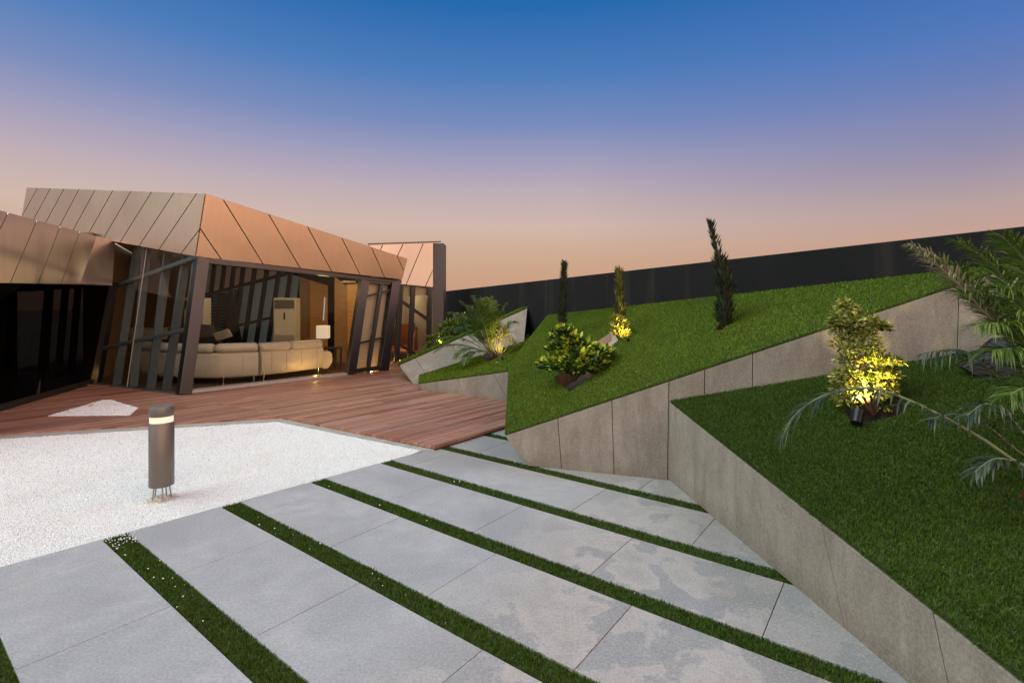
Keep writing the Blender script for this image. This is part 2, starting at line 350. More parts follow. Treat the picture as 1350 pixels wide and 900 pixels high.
BEIGEB = translucent('beige_blind', (0.64, 0.54, 0.42), 0.35)
BOLL = simple('bollard_paint', (0.165, 0.145, 0.125), 0.42, 0.35, var=0.04)
BARK = simple('bark', (0.10, 0.065, 0.04), 0.9, var=0.4, scale=18, bump=0.6)
TERRA = simple('rusty_pit_wall', (0.13, 0.050, 0.028), 0.8, var=0.35, scale=9, bump=0.4)
PITW = simple('beige_pit_wall', (0.42, 0.33, 0.26), 0.8, var=0.1)
FLOORGLOW = emit('floor_lens', (1.0, 0.72, 0.30), 0.5)
LAMPGLOW = emit('lamp_lens', (1.0, 0.72, 0.30), 5)
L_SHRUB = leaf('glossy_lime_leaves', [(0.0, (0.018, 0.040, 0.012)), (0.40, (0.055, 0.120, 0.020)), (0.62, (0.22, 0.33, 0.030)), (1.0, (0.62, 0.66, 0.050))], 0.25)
L_VAR = leaf('variegated_leaves', [(0.0, (0.07, 0.11, 0.018)), (0.3, (0.20, 0.25, 0.04)), (0.55, (0.52, 0.50, 0.11)), (1.0, (0.76, 0.68, 0.24))], 0.3, 0.5)
L_HEDGE = leaf('hedge_leaves', [(0.0, (0.03, 0.07, 0.012)), (0.5, (0.12, 0.20, 0.025)), (1.0, (0.52, 0.55, 0.06))], 0.25)
L_CYP = leaf('cypress_sprays', [(0.0, (0.016, 0.026, 0.014)), (0.7, (0.04, 0.055, 0.024)), (1.0, (0.095, 0.085, 0.045))], 0.15, 0.6)
L_CYPY = leaf('cypress_sprays_yellow', [(0.0, (0.03, 0.042, 0.012)), (0.6, (0.11, 0.12, 0.03)), (1.0, (0.32, 0.29, 0.07))], 0.2, 0.6)  # yellower than the other cypress sprays
L_PALM = leaf('palm_leaflets', [(0.0, (0.035, 0.070, 0.014)), (0.6, (0.100, 0.180, 0.025)), (1.0, (0.22, 0.29, 0.065))], 0.3)
L_PALMD = leaf('grey_green_leaflets', [(0.0, (0.022, 0.036, 0.018)), (0.6, (0.055, 0.080, 0.045)), (1.0, (0.16, 0.185, 0.125))], 0.2, 0.35)
L_PALMP = leaf('straw_leaflets', [(0.0, (0.16, 0.18, 0.07)), (0.6, (0.34, 0.33, 0.18)), (1.0, (0.50, 0.46, 0.30))], 0.3)
RACH = simple('palm_rib', (0.16, 0.17, 0.08), 0.6)
RACHP = simple('pale_palm_rib', (0.40, 0.35, 0.23), 0.6)
L_CROT = leaf('croton_leaves', [(0.0, (0.20, 0.22, 0.04)), (0.6, (0.45, 0.42, 0.08)), (1.0, (0.55, 0.45, 0.20))], 0.35)
YLEAF = simple('yellow_leaf', (0.60, 0.42, 0.05), 0.6)

# ------------------------------------------------------------------ polygons cut into panels
def clip2(poly, p, n):
    out = []
    for i in range(len(poly)):
        a, b = poly[i], poly[(i+1) % len(poly)]; da = (a-p).dot(n); db = (b-p).dot(n)
        if da >= 0: out.append(a)
        if (da >= 0) != (db >= 0): out.append(a + (b-a) * (da/(da-db)))
    return out
def cut(face, seams, gap):
    "convex face cut by seam lines into cells, in order along face[0] -> face[1]"
    o = face[0]; ex = (face[1]-face[0]).normalized(); nn = Vector((0,0,0))
    for i in range(len(face)): nn += (face[i]-o).cross(face[(i+1) % len(face)]-o)
    nn.normalize()
    if nn.dot(CAM-o) < 0: nn = -nn
    ey = nn.cross(ex); to2 = lambda p: Vector(((p-o).dot(ex), (p-o).dot(ey))); to3 = lambda q: o + ex*q.x + ey*q.y
    base = [to2(p) for p in face]; L = []
    for a, b in seams:
        a, b = to2(a), to2(b); d = (b-a).normalized(); n = Vector((-d.y, d.x))
        if n.x < 0: n = -n
        L.append((a, n))
    cells = []
    for i in range(len(L)+1):
        q = base
        if i > 0: q = clip2(q, L[i-1][0] + L[i-1][1]*gap/2, L[i-1][1])
        if i < len(L) and q: q = clip2(q, L[i][0] - L[i][1]*gap/2, -L[i][1])
        if len(q) > 2: cells.append([to3(p) for p in q])
    return cells, nn
def clad_face(name, face, seams, m, parent, gap=0.006, t=0.018, lift=0.003, bevel=0.0):
    cells, nn = cut(face, seams, gap); objs = []
    for c in cells: objs.append(MB().slab(c, nn, lift, lift+t).build(name, m, parent, bevel=bevel, seg=1))
    return objs

# ------------------------------------------------------------------ turf
def unit(n): v = rng.normal(size=(n, 3)); return v/np.linalg.norm(v, axis=1)[:,None]
def tess(outer, holes=()):
    loops = [[Vector(p) for p in outer]] + [[Vector(p) for p in h] for h in holes]
    flat = [p for l in loops for p in l]; tr = tessellate_polygon(loops)
    out = []
    for a, b, c in tr:
        a, b, c = flat[a], flat[b], flat[c]
        out.append((a, b, c) if (b-a).cross(c-a).z > 0 else (a, c, b))
    return out
def blades(tris, dens, h, w, spread=0.9):
    A = np.array([[list(p) for p in t] for t in tris]); area = 0.5*np.linalg.norm(np.cross(A[:,1]-A[:,0], A[:,2]-A[:,0]), axis=1)
    N = int(area.sum()*dens); k = rng.choice(len(A), N, p=area/area.sum()); q = rng.random((N, 2)); fl = q.sum(1) > 1; q[fl] = 1-q[fl]
    c = A[k,0] + q[:,:1]*(A[k,1]-A[k,0]) + q[:,1:]*(A[k,2]-A[k,0])
    a = rng.random(N)*2*np.pi; b = rng.random(N)*2*np.pi; tl = rng.random(N)*spread; hh = h*(0.6+0.6*rng.random(N))
    side = np.stack([np.cos(a), np.sin(a), 0*a], 1)*w*0.5*(0.7+0.6*rng.random((N,1)))
    lean = np.stack([np.cos(b)*np.sin(tl), np.sin(b)*np.sin(tl), np.cos(tl)], 1)*hh[:,None]
    mid = c + lean*0.5 + np.array([0,0,1])*hh[:,None]*0.08
    V = np.stack([c-side, c+side, mid+side*0.8, c+lean, mid-side*0.8], 1).reshape(-1, 3); i = np.arange(N)[:,None]*5
    quads = np.concatenate([i, i+1, i+2, i+4], 1); tri = np.concatenate([i+4, i+2, i+3], 1); r = rng.random(N)
    return V, quads, tri, r
def lawn(name, outer, holes, dens, h, w, m, label, cat='lawn', thick=0.02, loc=None):
    tris = tess(outer, holes); V, Q, T, r = blades(tris, dens, h, w)
    oc = sum((Vector(p) for p in outer), Vector((0,0,0)))/len(outer); FV, FQ, FT, FR = [V], [Q], [T], [r]; nb = len(V)
    for i in range(len(outer)):
        a_, b_ = Vector(outer[i]), Vector(outer[(i+1) % len(outer)]); ln = (b_-a_).length; nn_ = (b_-a_).cross(UP).normalized()
        if nn_.dot(oc-a_) > 0: nn_ = -nn_
        N = int(ln*w*0+ln*min(900, dens**0.5*6)); f = rng.random(N)[:,None]; c = np.array(a_)*(1-f)+np.array(b_)*f - np.array(nn_)*0.004; c[:,2] -= rng.random(N)*thick*0.7
        hh = h*(0.5+0.6*rng.random(N))[:,None]; d = np.array(nn_)*(0.35+0.7*rng.random((N,1))) + np.array([0,0,1])*(0.9*rng.random((N,1))+0.05) + 0.45*unit(N); d /= np.linalg.norm(d, axis=1)[:,None]
        sd2 = np.cross(d, unit(N)); sd2 /= np.linalg.norm(sd2, axis=1)[:,None]; sd2 *= w*0.5
        q5 = np.stack([c-sd2, c+sd2, c+d*hh*0.5+sd2*0.8, c+d*hh-np.array([0,0,1])*hh*0.15, c+d*hh*0.5-sd2*0.8], 1).reshape(-1, 3); i5 = np.arange(N)[:,None]*5+nb
        FV.append(q5); FQ.append(np.concatenate([i5, i5+1, i5+2, i5+4], 1)); FT.append(np.concatenate([i5+4, i5+2, i5+3], 1)); FR.append(rng.random(N)); nb += len(q5)
    V = np.concatenate(FV); Q = np.concatenate(FQ); T = np.concatenate(FT); r = np.concatenate(FR)
    bv = []; bq = []
    for t in tris: b = len(bv); bv += [list(p) for p in t]; bq.append((b, b+1, b+2))
    sk = []
    for l in [outer]+list(holes):
        for i in range(len(l)):
            a, c = Vector(l[i]), Vector(l[(i+1) % len(l)]); b = len(bv); bv += [list(a), list(c), list(c-UP*thick), list(a-UP*thick)]; sk.append((b, b+1, b+2, b+3))
    n = len(V); V = np.concatenate([V, np.array(bv)]); bt = np.array(bq)+n; sk = np.array(sk)+n
    mi = np.concatenate([np.ones(len(Q)), np.ones(len(T)), np.zeros(len(bt)), np.zeros(len(sk))])
    rn = np.concatenate([r, r, np.zeros(len(bt)), np.zeros(len(sk))])
    o = np_mesh(name, V, [Q, T, bt, sk], [TBASE, m], mi, rn, loc=outer[0] if loc is None else loc)
    return tag(o, label, cat, None, 'stuff')
def pebbles(name, tris, dens, size, label, cat='gravel', extra=None, loc=(0,0,0), near=None):
    A = np.array([[list(p) for p in t] for t in tris]); area = 0.5*np.linalg.norm(np.cross(A[:,1]-A[:,0], A[:,2]-A[:,0]), axis=1)
    N = int(area.sum()*dens); k = rng.choice(len(A), N, p=area/area.sum()); q = rng.random((N, 2)); fl = q.sum(1) > 1; q[fl] = 1-q[fl]
    c = A[k,0] + q[:,:1]*(A[k,1]-A[k,0]) + q[:,1:]*(A[k,2]-A[k,0])
    if near is not None:                                   # thin out the far stones and make those that stay larger
        d = np.hypot(c[:,0], c[:,1]); keep = rng.random(N) < np.clip((near/d)**1.3, 0.12, 1); c = c[keep]; d = d[keep]; N = len(c); sc = np.clip((d/near)**0.55, 1, 2.4)
    else: sc = np.ones(N)
    if extra is not None: c = np.concatenate([c, extra]); N = len(c); sc = np.concatenate([sc, np.ones(len(extra))])
    s = size*(0.5+0.8*rng.random(N))*sc; O = np.array([[1,0,0],[-1,0,0],[0,1,0],[0,-1,0],[0,0,1],[0,0,-1]], float)
    V = O[None]*(s[:,None,None]*np.stack([0.7+0.6*rng.random(N), 0.7+0.6*rng.random(N), 0.5+0.4*rng.random(N)], 1)[:,None,:])
    V = V*(0.75+0.5*rng.random((N, 6, 1)))
    ax = rng.normal(size=(N, 4)); ax /= np.linalg.norm(ax, axis=1)[:,None]; w_, x, y, z = ax.T
    Rm = np.stack([1-2*(y*y+z*z), 2*(x*y-z*w_), 2*(x*z+y*w_), 2*(x*y+z*w_), 1-2*(x*x+z*z), 2*(y*z-x*w_), 2*(x*z-y*w_), 2*(y*z+x*w_), 1-2*(x*x+y*y)], 1).reshape(N, 3, 3)
    V = np.einsum('nij,nkj->nki', Rm, V) + c[:,None,:]; V[:,:,2] += s[:,None]*0.25
    fa = np.array([[0,2,4],[2,1,4],[1,3,4],[3,0,4],[2,0,5],[1,2,5],[3,1,5],[0,3,5]]); Fc = (fa[None]+np.arange(N)[:,None,None]*6).reshape(-1, 3)
    bv = np.array([[list(p) for p in t] for t in tris]).reshape(-1, 3); bf = np.arange(len(bv)).reshape(-1, 3)+N*6
    V = np.concatenate([V.reshape(-1, 3), bv]); rn = np.concatenate([np.repeat(rng.random(N), 8), np.full(len(bf), 0.15)])
    return tag(np_mesh(name, V, [Fc, bf], [PEB], None, rn, loc=loc), label, cat, None, 'stuff')

# ================================================================== SETTING
o = MB().add([(-600,-600,-0.25),(600,-600,-0.25),(600,600,-0.25),(-600,600,-0.25)], [(0,1,2,3)]).build('ground', simple('bare_ground', (0.16,0.13,0.10), 0.95, var=0.3, scale=0.3)); tag(o, kind='structure')

# paving: rows of slabs between turf strips; the joints are real gaps over a dark bed
STRIP = [(-0.48+0.755*i, -0.33+0.755*i) for i in range(8)]      # t-ranges of the turf strips
ROWJ = {0:-3.55, 1:-3.10, 2:-3.43, 3:-3.02, 4:-3.35, 5:-2.985, 6:-2.75, 7:-3.2}
def s_start(t): return -4.33 + 0.055*(t-2.0) if t < 4.0 else -4.195
pv = MB(); bed = MB()
for i in range(9):
    t0 = STRIP[i-1][1] if i > 0 else -1.1
    t1 = STRIP[i][0] if i < 8 else 6.2
    js = [ROWJ.get(i-1, -3.2) + 0.945*(k-3) for k in range(0, 12)]
    cuts = [s_start(t0)] + [j for j in js if j > s_start(t0)+0.08 and j < 4.2] + [4.3]
    for a, b in zip(cuts, cuts[1:]):
        e = 0.0022; sa = [a, a] if a > cuts[0] else [s_start(t0), s_start(t1)]
        dz = random.uniform(-0.0008, 0.0008)
        lo = [ST(sa[0]+e, t0, -0.05), ST(b-e, t0, -0.05), ST(b-e, t1, -0.05), ST(sa[1]+e, t1, -0.05)]
        hi = [p + UP*(0.05+dz) for p in lo]
        pv.hexa(lo, hi)
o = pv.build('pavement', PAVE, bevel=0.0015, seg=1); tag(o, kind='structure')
bed.hexa([ST(-4.45,-1.1,-0.2), ST(4.4,-1.1,-0.2), ST(4.4,6.2,-0.2), ST(-4.3,6.2,-0.2)], [ST(-4.45,-1.1,-0.045), ST(4.4,-1.1,-0.045), ST(4.4,6.2,-0.045), ST(-4.3,6.2,-0.045)])
o = bed.build('paving_bed', simple('dark_joint_bed', (0.06,0.055,0.05), 0.95)); tag(o, kind='structure')

# gravel bed, kerb and deck
zg = -0.012
peak, dl, d0 = G(369,549.5,0.05), G(0,571.5,0.05), G(573,588,0.05)
kp, kl, k0 = G(365,555.5,0.03), G(0,578,0.03), G(555,593,0.012)
ex_l = lambda a, b, f: a + (b-a)*f
gl_far = ex_l(kp, kl, 2.4)
gpoly = [Vector((p.x, p.y, p.z-0.010 if p.z > 0.001 else zg)) for p in [gl_far, kp, k0, ST(s_start(3.6), 3.6), ST(s_start(0.3), 0.3), ST(s_start(-1.0), -1.0), Vector((-9.5, 1.5, 0))]]
spill = np.array([list(ST(-4.33+0.15*random.random()**2+random.random()*0.12, 1.02+0.15*random.random(), 0.016)) for _ in range(46)] +
                 [list(ST(-4.2+1.9*random.random()**1.5, 1.03+0.14*random.random(), 0.016)) for _ in range(26)] +
                 [list(ST(-4.2+2.6*random.random()**1.2, 1.79+0.13*random.random(), 0.016)) for _ in range(14)] +
                 [list(ST(-4.2+3.5*random.random(), STRIP[k][0]+0.14*random.random(), 0.016)) for k in (4, 5) for _ in range(6)] +
                 [list(ST(-4.36+0.05*random.random(), 0.4+3.2*random.random(), 0.004)) for _ in range(60)])
pebbles('gravel', tess(gpoly), 30000, 0.0053, 'bed of white marble gravel between the deck and the paving', extra=spill, near=3.6)
kb = MB()
for a, b, c, d in ((ex_l(peak, dl, 2.4), peak, kp, gl_far), (peak, d0, k0, kp)):
    kz = [d.z, c.z, c.z, d.z]; q = [Vector((p.x, p.y, -0.08)) for p in (a, b, c, d)]; kb.hexa(q, [Vector((p.x, p.y, z)) for p, z in zip(q, kz)])
o = kb.build('kerb', CONC, bevel=0.004, seg=1); tag(o, kind='structure')

def boards(poly, seedz):
    t_all = [p.dot(D2) for p in poly]; s_all = [p.dot(D1) for p in poly]; mb = MB(); s = min(s_all); W = 0.098
    P2 = [Vector((p.dot(D1), p.dot(D2))) for p in poly]; cx = sum((p for p in P2), Vector((0, 0)))/len(P2)
    while s < max(s_all):
        t = min(t_all) - random.random()*2.2
        while t < max(t_all):
            L = random.choice((1.8, 2.4, 2.4, 3.0)); q = [Vector((s+0.0045, t+0.002)), Vector((s+W-0.0045, t+0.002)), Vector((s+W-0.0045, t+L-0.002)), Vector((s+0.0045, t+L-0.002))]
            for i in range(len(P2)):
                a, b = P2[i], P2[(i+1) % len(P2)]; n = Vector((-(b-a).y, (b-a).x)).normalized()
                if (cx-a).dot(n) < 0: n = -n
                q = clip2(q, a, n)
                if len(q) < 3: break
            if len(q) >= 3:
                dz = random.uniform(-0.0012, 0.0012); mb.hexa([ST(p.x, p.y, 0.018) for p in q], [ST(p.x, p.y, 0.05+dz) for p in q])
            t += L
        s += W
    return mb
Kb = G(240,520,0.05); mit = ex_l(peak, Kb, 2.6)
rend = d0 + D2*3.2
db = boards([Vector(p) for p in (peak, ex_l(peak, dl, 2.2), Vector((-14.5, 12.5, 0)), mit)], 0)
d2_ = boards([Vector(p) for p in (peak, d0, rend, Vector((0.2, 15.5, 0)), Vector((-8.5, 15.6, 0)), mit)], 1)
b = len(db.v); db.v += d2_.v; db.f += [tuple(i+b for i in f) for f in d2_.f]; db.r += d2_.r
o = db.build('wooden_deck', DECK); tag(o, kind='structure')
sub = MB()
for a, b in ((ex_l(peak, dl, 2.2), peak), (peak, d0), (d0, rend)):
    n = (b-a).cross(UP).normalized(); n = n if n.y > 0 else -n
    if a is d0: n = -D1
    q = [a+n*0.004, b+n*0.004, b+n*0.03, a+n*0.03]; q = [Vector((p.x, p.y, -0.03)) for p in q]; sub.hexa(q, [p+UP*0.047 for p in q])
sub.add([(-14,4,0.012),(1.2,5.2,0.012),(0.4,15.5,0.012),(-14,15.5,0.012)], [])
o = sub.build('deck_edge_board', simple('dark_edge_wood', (0.05,0.024,0.017), 0.8)); tag(o, kind='structure')
o = MB().hexa([Vector((p.x,p.y,-0.06)) for p in (peak+Vector((0,0.05,0)), d0+Vector((0,0.05,0)), rend, Vector((0.2,15.5,0)), Vector((-14,15.5,0)), ex_l(peak,dl,2.2)+Vector((0,0.05,0)))],
         [Vector((p.x,p.y,0.012)) for p in (peak+Vector((0,0.05,0)), d0+Vector((0,0.05,0)), rend, Vector((0.2,15.5,0)), Vector((-14,15.5,0)), ex_l(peak,dl,2.2)+Vector((0,0.05,0)))]).build('deck_base', BLACK); tag(o, kind='structure')

# small gravel patch let into the deck
tp = [G(64,548.3,0.052), G(171,547.5,0.052), G(181.5,537.8,0.052), G(146,527.2,0.052), G(135,527.6,0.052)]
pebbles('gravel_patch', tess(tp), 9000, 0.010, 'small triangle of white gravel let into the red wooden deck', loc=tp[0])

# turf strips between the slabs
names = ['narrow turf strip at the left corner of the paving', 'turf strip with scattered white pebbles, nearest the bollard', 'turf strip, second to the right of the bollard', 'turf strip starting at the gravel and running the full paving to the lower right', 'turf strip that meets the foot of the near right planter', 'turf strip starting at the corner of the deck and passing the big planter', 'short turf strip between the deck and the big planter tip']
for i, (a, b) in enumerate(STRIP[1:8]):
    e = 0.004; s1 = [0.6, 0.8, 1.2, 1.4, 0.9, 0.3, -2.5][i]
    q = [ST(s_start(a)+e, a+e, -0.016), ST(s1, a+e, -0.016), ST(s1, b-e, -0.016), ST(s_start(b)+e, b-e, -0.016)]
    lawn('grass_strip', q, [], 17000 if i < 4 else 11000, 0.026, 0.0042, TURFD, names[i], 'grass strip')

# ================================================================== BLACK BOUNDARY WALL
WDIR = Vector((-0.447, 1, 0)).normalized(); WFAR = Vector((-2.48, 18.2, 0)); WNRM = Vector((-WDIR.y, WDIR.x, 0))   # WNRM points to the garden
WH = HC + 23/F*18.2
WA, WB, WC = WFAR, WFAR - WDIR*10, WFAR + UP*2
def onwall(u, v): return PL(u, v, WA, WB, WC)
wnear = WFAR - WDIR*21
mb = MB(); q = [WFAR, wnear, wnear - WNRM*0.22, WFAR - WNRM*0.22]; mb.hexa([p-UP*0.1 for p in q], [p+UP*WH for p in q])
o = mb.build('boundary_wall', BLACKWALL, bevel=0.012, loc=WFAR); tag(o, 'long black rendered boundary wall behind the sloping lawns', 'wall')

# ================================================================== PLANTERS
# --- big central planter
b0, b1 = G(697,613), G(883,632); bt = b0 + UP
A2 = PL(667,571,b0,b1,bt); E2 = PL(1240,381,b0,b1,bt)
fd = (b1-b0).normalized(); nF = Vector((fd.y, -fd.x, 0))        # towards the camera
def line_wall(p, d):                                             # where a plan line from p along d meets the wall face
    k = (WFAR-p).dot(WNRM)/d.dot(WNRM); return p + d*k
base_end = line_wall(b0, fd)
E2t = PL(1240,381,b0,b1,bt); sl = (E2t-A2); R2 = A2 + sl*((base_end-A2).to_2d().length/sl.to_2d().length)
W2 = onwall(722,415.5); L2 = PL(672,480,A2,R2,W2)
pl2 = thing('stone_planter', b0, 'largest wedge planter, clad in grey stone slabs, under the lawn with three cypresses', 'planter')
inw = Vector((0.25, 0.1, 0)); bL = Vector((L2.x, L2.y, 0)) + inw; bW = line_wall(Vector((W2.x, W2.y, 0)) - WDIR*0.25, WNRM)
core = MB(); sh = -nF*0.02; dn = UP*0.03
tops = [A2, R2, W2, L2]; bots = [b0, base_end, bW, bL]
core.hexa([p+sh*(1 if i < 2 else 0) for i, p in enumerate(bots)], [p+(bots[i]-p)*min(0.85, 0.26/p.z)+sh*(1 if i < 2 else 0) for i, p in enumerate(tops)])
core.build('planter_body', simple('planter_core', (0.05,0.047,0.044), 0.9), pl2)
J2 = [((736,553),(741,619)),((807,530.5),(810,626)),((882,506),(880,640)),((929,491),(927,640)),((992,467),(990,640)),((1125,420),(1122,640)),((1262,405),(1256,640))]
dn2 = UP*0.022
clad_face('cladding_panel', [b0, base_end, R2-dn2, A2-dn2], [(PL(*a,b0,b1,bt), PL(*c,b0,b1,bt)) for a, c in J2], CLAD, pl2, bevel=0.002)
lf, = [MB().slab([b0, A2-dn2, L2-dn2, bL], (b0-bL).cross(UP), 0.0, 0.004)]
lf.build('side_panel', CLAD, pl2)
def on2(u, v): return PL(u, v, A2, R2, W2)
H1 = [on2(*p) for p in ((751,517),(793,487),(770,470),(729,498))]
H2 = [on2(*p) for p in ((801,461),(832,434.5),(806,437),(778,456))]
H3 = [on2(*p) for p in ((940,437),(951,436),(970,419),(952,425))]
H4 = [on2(*p) for p in ((728,462),(742,461),(752,449),(736,450))]
edge2 = [A2 + nF*0.012, R2 + nF*0.012, W2, L2 - Vector((0.012,0,0))]
lawn('lawn', edge2, [H1, H2, H3, H4], 12500, 0.021, 0.0056, TURF, 'bright green sloping turf of the largest planter, around the lime shrub and cypresses')
def pit(poly, depth, m, parent, floor=SOIL):
    mb = MB(); n = len(poly)
    cc = sum(poly, Vector((0,0,0)))/n
    lowp = [p + (cc-p)*0.12 - UP*depth for p in poly]; up = [p - UP*0.004 for p in poly]
    mb.add(up+lowp, [(i, (i+1) % n, n+(i+1) % n, n+i) for i in range(n)])
    o = mb.build('planting_pit', m, parent)
    MB().add(lowp, [tuple(range(n))]).build('pit_soil', floor, o); return o
for f_ in (H1, H3, H4): pit(f_, 0.20, TERRA, pl2)
pit(H2, 0.12, PITW, pl2, PITW)

# --- near right planter
c0, c1 = G(884,631), G(1205,900); ct = c0 + UP
gd_ = (c1-c0).normalized(); nG = Vector((gd_.y, -gd_.x, 0)); nG = nG if nG.x < 0 else -nG
T1 = PL(877,521,c0,c1,ct); N1 = PL(1350,889,c0,c1,ct); N1 = T1 + (N1-T1)*1.45
cN = Vector((N1.x, N1.y, 0))
TE = PL(1200,478,b0,b1,bt) + nF*0.024                            # back edge runs along the big planter's cladding
K1 = T1 + (TE-T1)*((base_end-T1).to_2d().length/(TE-T1).to_2d().length)
V1 = T1 - nF*0.0
wN = line_wall(Vector((N1.x, N1.y, 0)), Vector((1, -0.1, 0)))
n1 = (N1-T1).cross(TE-T1); n1.normalize()
def z1(p): return T1.z - ((p-T1).x*n1.x + (p-T1).y*n1.y)/n1.z
WN1 = Vector((wN.x, wN.y, z1(wN))); K1 = Vector((base_end.x, base_end.y, z1(base_end)))
pl1 = thing('stone_planter', c0, 'near right wedge planter of grey stone slabs with the spotlit shrub', 'planter')
core = MB(); core.hexa([c0-nG*0.02, cN-nG*0.02, Vector((WN1.x,WN1.y,0)), base_end], [T1-UP*0.22-nG*0.02, N1-dn-nG*0.02, WN1-UP*0.22, K1-UP*0.22])
core.build('planter_body', simple('planter_core', (0.05,0.047,0.044), 0.9), pl1)
J1 = [((897,549),(922.7,664)),((938.7,575),(969,698)),((994.6,616.7),(1025.6,747)),((1086,684.7),(1118,826)),((1234.5,801.7),(1256,900))]
clad_face('cladding_panel', [c0, cN, N1-dn2, T1-dn2], [(PL(*a,c0,c1,ct), PL(*c,c0,c1,ct)) for a, c in J1], CLAD, pl1, bevel=0.002)
def on1(u, v): return PL(u, v, T1, N1, TE)
HS = [on1(*p) for p in ((1125,563),(1196,546),(1188,531),(1112,540))]
HP = [on1(*p) for p in ((1340,655),(1372,668),(1440,630),(1385,612))]
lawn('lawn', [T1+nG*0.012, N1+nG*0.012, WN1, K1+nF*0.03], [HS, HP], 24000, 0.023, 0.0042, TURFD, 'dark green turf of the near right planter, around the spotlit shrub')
pit(HS, 0.10, SOIL, pl1); pit(HP, 0.10, TERRA, pl1)

# --- small planter with the feathery palm, beside the deck
e0, e1 = G(559,517,0), G(668,531.5,0); et = e0 + UP
T3 = PL(553,504.5,e0,e1,et); R3 = PL(676,487.5,e0,e1,et); W3 = onwall(697,440)
ed = (e1-e0).normalized(); nE = Vector((ed.y, -ed.x, 0))
# --- back planter
f0 = G(547,509,0); T4 = P(525.5,480,10.95); W4 = onwall(695.5,404.5); W4b = onwall(689,440)
n4p = [f0, T4, W4]
U3 = PL(553,489.5,T4,W4,W4-UP)
e2 = e1 + ed*0.5; R3b = R3 + (R3-T3).normalized()*0.5
pl3 = thing('stone_planter', e0, 'low stone planter beside the deck with the feathery palm', 'planter')
core = MB(); wb = Vector((W3.x, W3.y, 0))
core.hexa([e0-nE*0.02, e2-nE*0.02, wb, Vector((U3.x+0.1, U3.y, 0))], [T3-dn-nE*0.02, R3b-dn-nE*0.02, W3-dn, U3-dn]); core.build('planter_body', simple('planter_core', (0.05,0.047,0.044), 0.9), pl3)
clad_face('cladding_panel', [e0, e2, R3b-dn2, T3-dn2], [(PL(*a,e0,e1,et), PL(*c,e0,e1,et)) for a, c in [((603,495),(612,525)),((650,489.5),(668.5,523))]], CLAD, pl3, bevel=0.002)
def on3(u, v): return PL(u, v, T3, R3, W3)
HPm = [on3(*p) for p in ((643,477),(662,470),(658,463),(634,468))]
lawn('lawn', [T3+nE*0.012, R3b+nE*0.012, W3, U3], [HPm], 7500, 0.024, 0.009, TURF, 'green turf of the low planter around the feathery palm')
pit(HPm, 0.026, SOIL, pl3)

pl4 = thing('stone_planter', f0, 'back wedge planter whose pale stone side rises to the black wall, under the hedge shrubs', 'planter')
d4 = (W4-T4); d4 = Vector((d4.x, d4.y, 0)).normalized(); n4 = Vector((d4.y, -d4.x, 0))
back4 = -n4*0.5
f1 = PL(689,470,*n4p); f1 = f0 + (f1-f0)*1.0; f1 = f1 - (W4-f1)*(f1.z/(W4.z-f1.z))
core = MB(); core.hexa([f0-n4*0.2, f1-n4*0.2, Vector((W4.x,W4.y,0))-n4*2.6, Vector((T4.x+0.35, T4.y+2.2, 0))], [T4-UP*0.06-n4*0.16, W4-UP*0.06-n4*0.16, W4-n4*2.6-UP*0.75, T4+Vector((0.1,2.2,-0.22))])
core.build('planter_body', SOIL, pl4)
clad_face('cladding_panel', [f0, f1, W4-(W4-f1)*0.03, T4-(T4-f0)*0.08], [(PL(*a,*n4p), PL(*c,*n4p)) for a, c in [((548.5,474),(557,487)),((594,453),(604,470)),((670,414),(671,442))]], CLAD, pl4, bevel=0.002)
# the slanting end facet of the back planter, facing the deck
clad_face('end_panel', [f0, T4-UP*0.05, T4+Vector((0.05,1.6,-0.1)), f0+Vector((0,1.7,0))], [], CLAD, pl4)
MB().slab([T4-UP*0.045, W4-UP*0.045, W4-UP*0.022, T4-UP*0.022], n4, 0.0, 0.035).build('shadow_strip', BLACK, pl4)  # black strip laid in for the shadow gap under the turf
lawn('lawn', [T4+n4*0.03, W4+n4*0.03, W4-n4*0.5-UP*0.03, T4-n4*0.42-UP*0.005], [], 5000, 0.034, 0.010, TURF, 'thin strip of turf along the sloping top edge of the back planter')

# --- dark clad wedge at the right end, behind the palm
w0 = P(1268,484,3.62); w1 = P(1312,446,3.6); w2 = P(1400,440,3.4); w3 = P(1400,560,3.35)
wd = thing('stone_wedge', Vector((w0.x, w0.y, w0.z)), 'dark stone wedge behind the palm in front of the black wall', 'stone block')
MB().slab([w0, w3, w2, w1], (-0.35, -1, 0), -0.06, 0.0).build('dark_slab', simple('dark_granite', (0.008,0.008,0.009), 0.6), wd, bevel=0.004)
# ================================================================== HOUSE
ZD = 0.05
J, K, E_ = G(123,505.5,ZD), G(240,520,ZD), G(507,488,ZD)
# fascia planes of the main pavilion
KB, KT = P(258,338,9.45), P(271,255.6,9.45)
vF = (K, E_, K+UP)
EB = PL(529.5,368.3,*vF); ET = PL(536.7,341,KB,KT,EB)
LB = P(150,318,10.40); LT = PL(37,247.5,KB,KT,LB); LBf = PL(30,283,KB,KT,LB)
LB2 = PL(28.5,296,KB,KT,LB)
house = thing('modern_house', Vector((K.x, K.y, ZD)), 'angular modern house with folded copper metal roof band and slanted glass walls', 'house')
hp = lambda mb, name, m, **k: mb.build(name, m, house, **k)
def inn(p, q, off):                                               # offset towards the inside of the house
    d = (q-p); n = Vector((-d.y, d.x, 0)).normalized(); return n*off
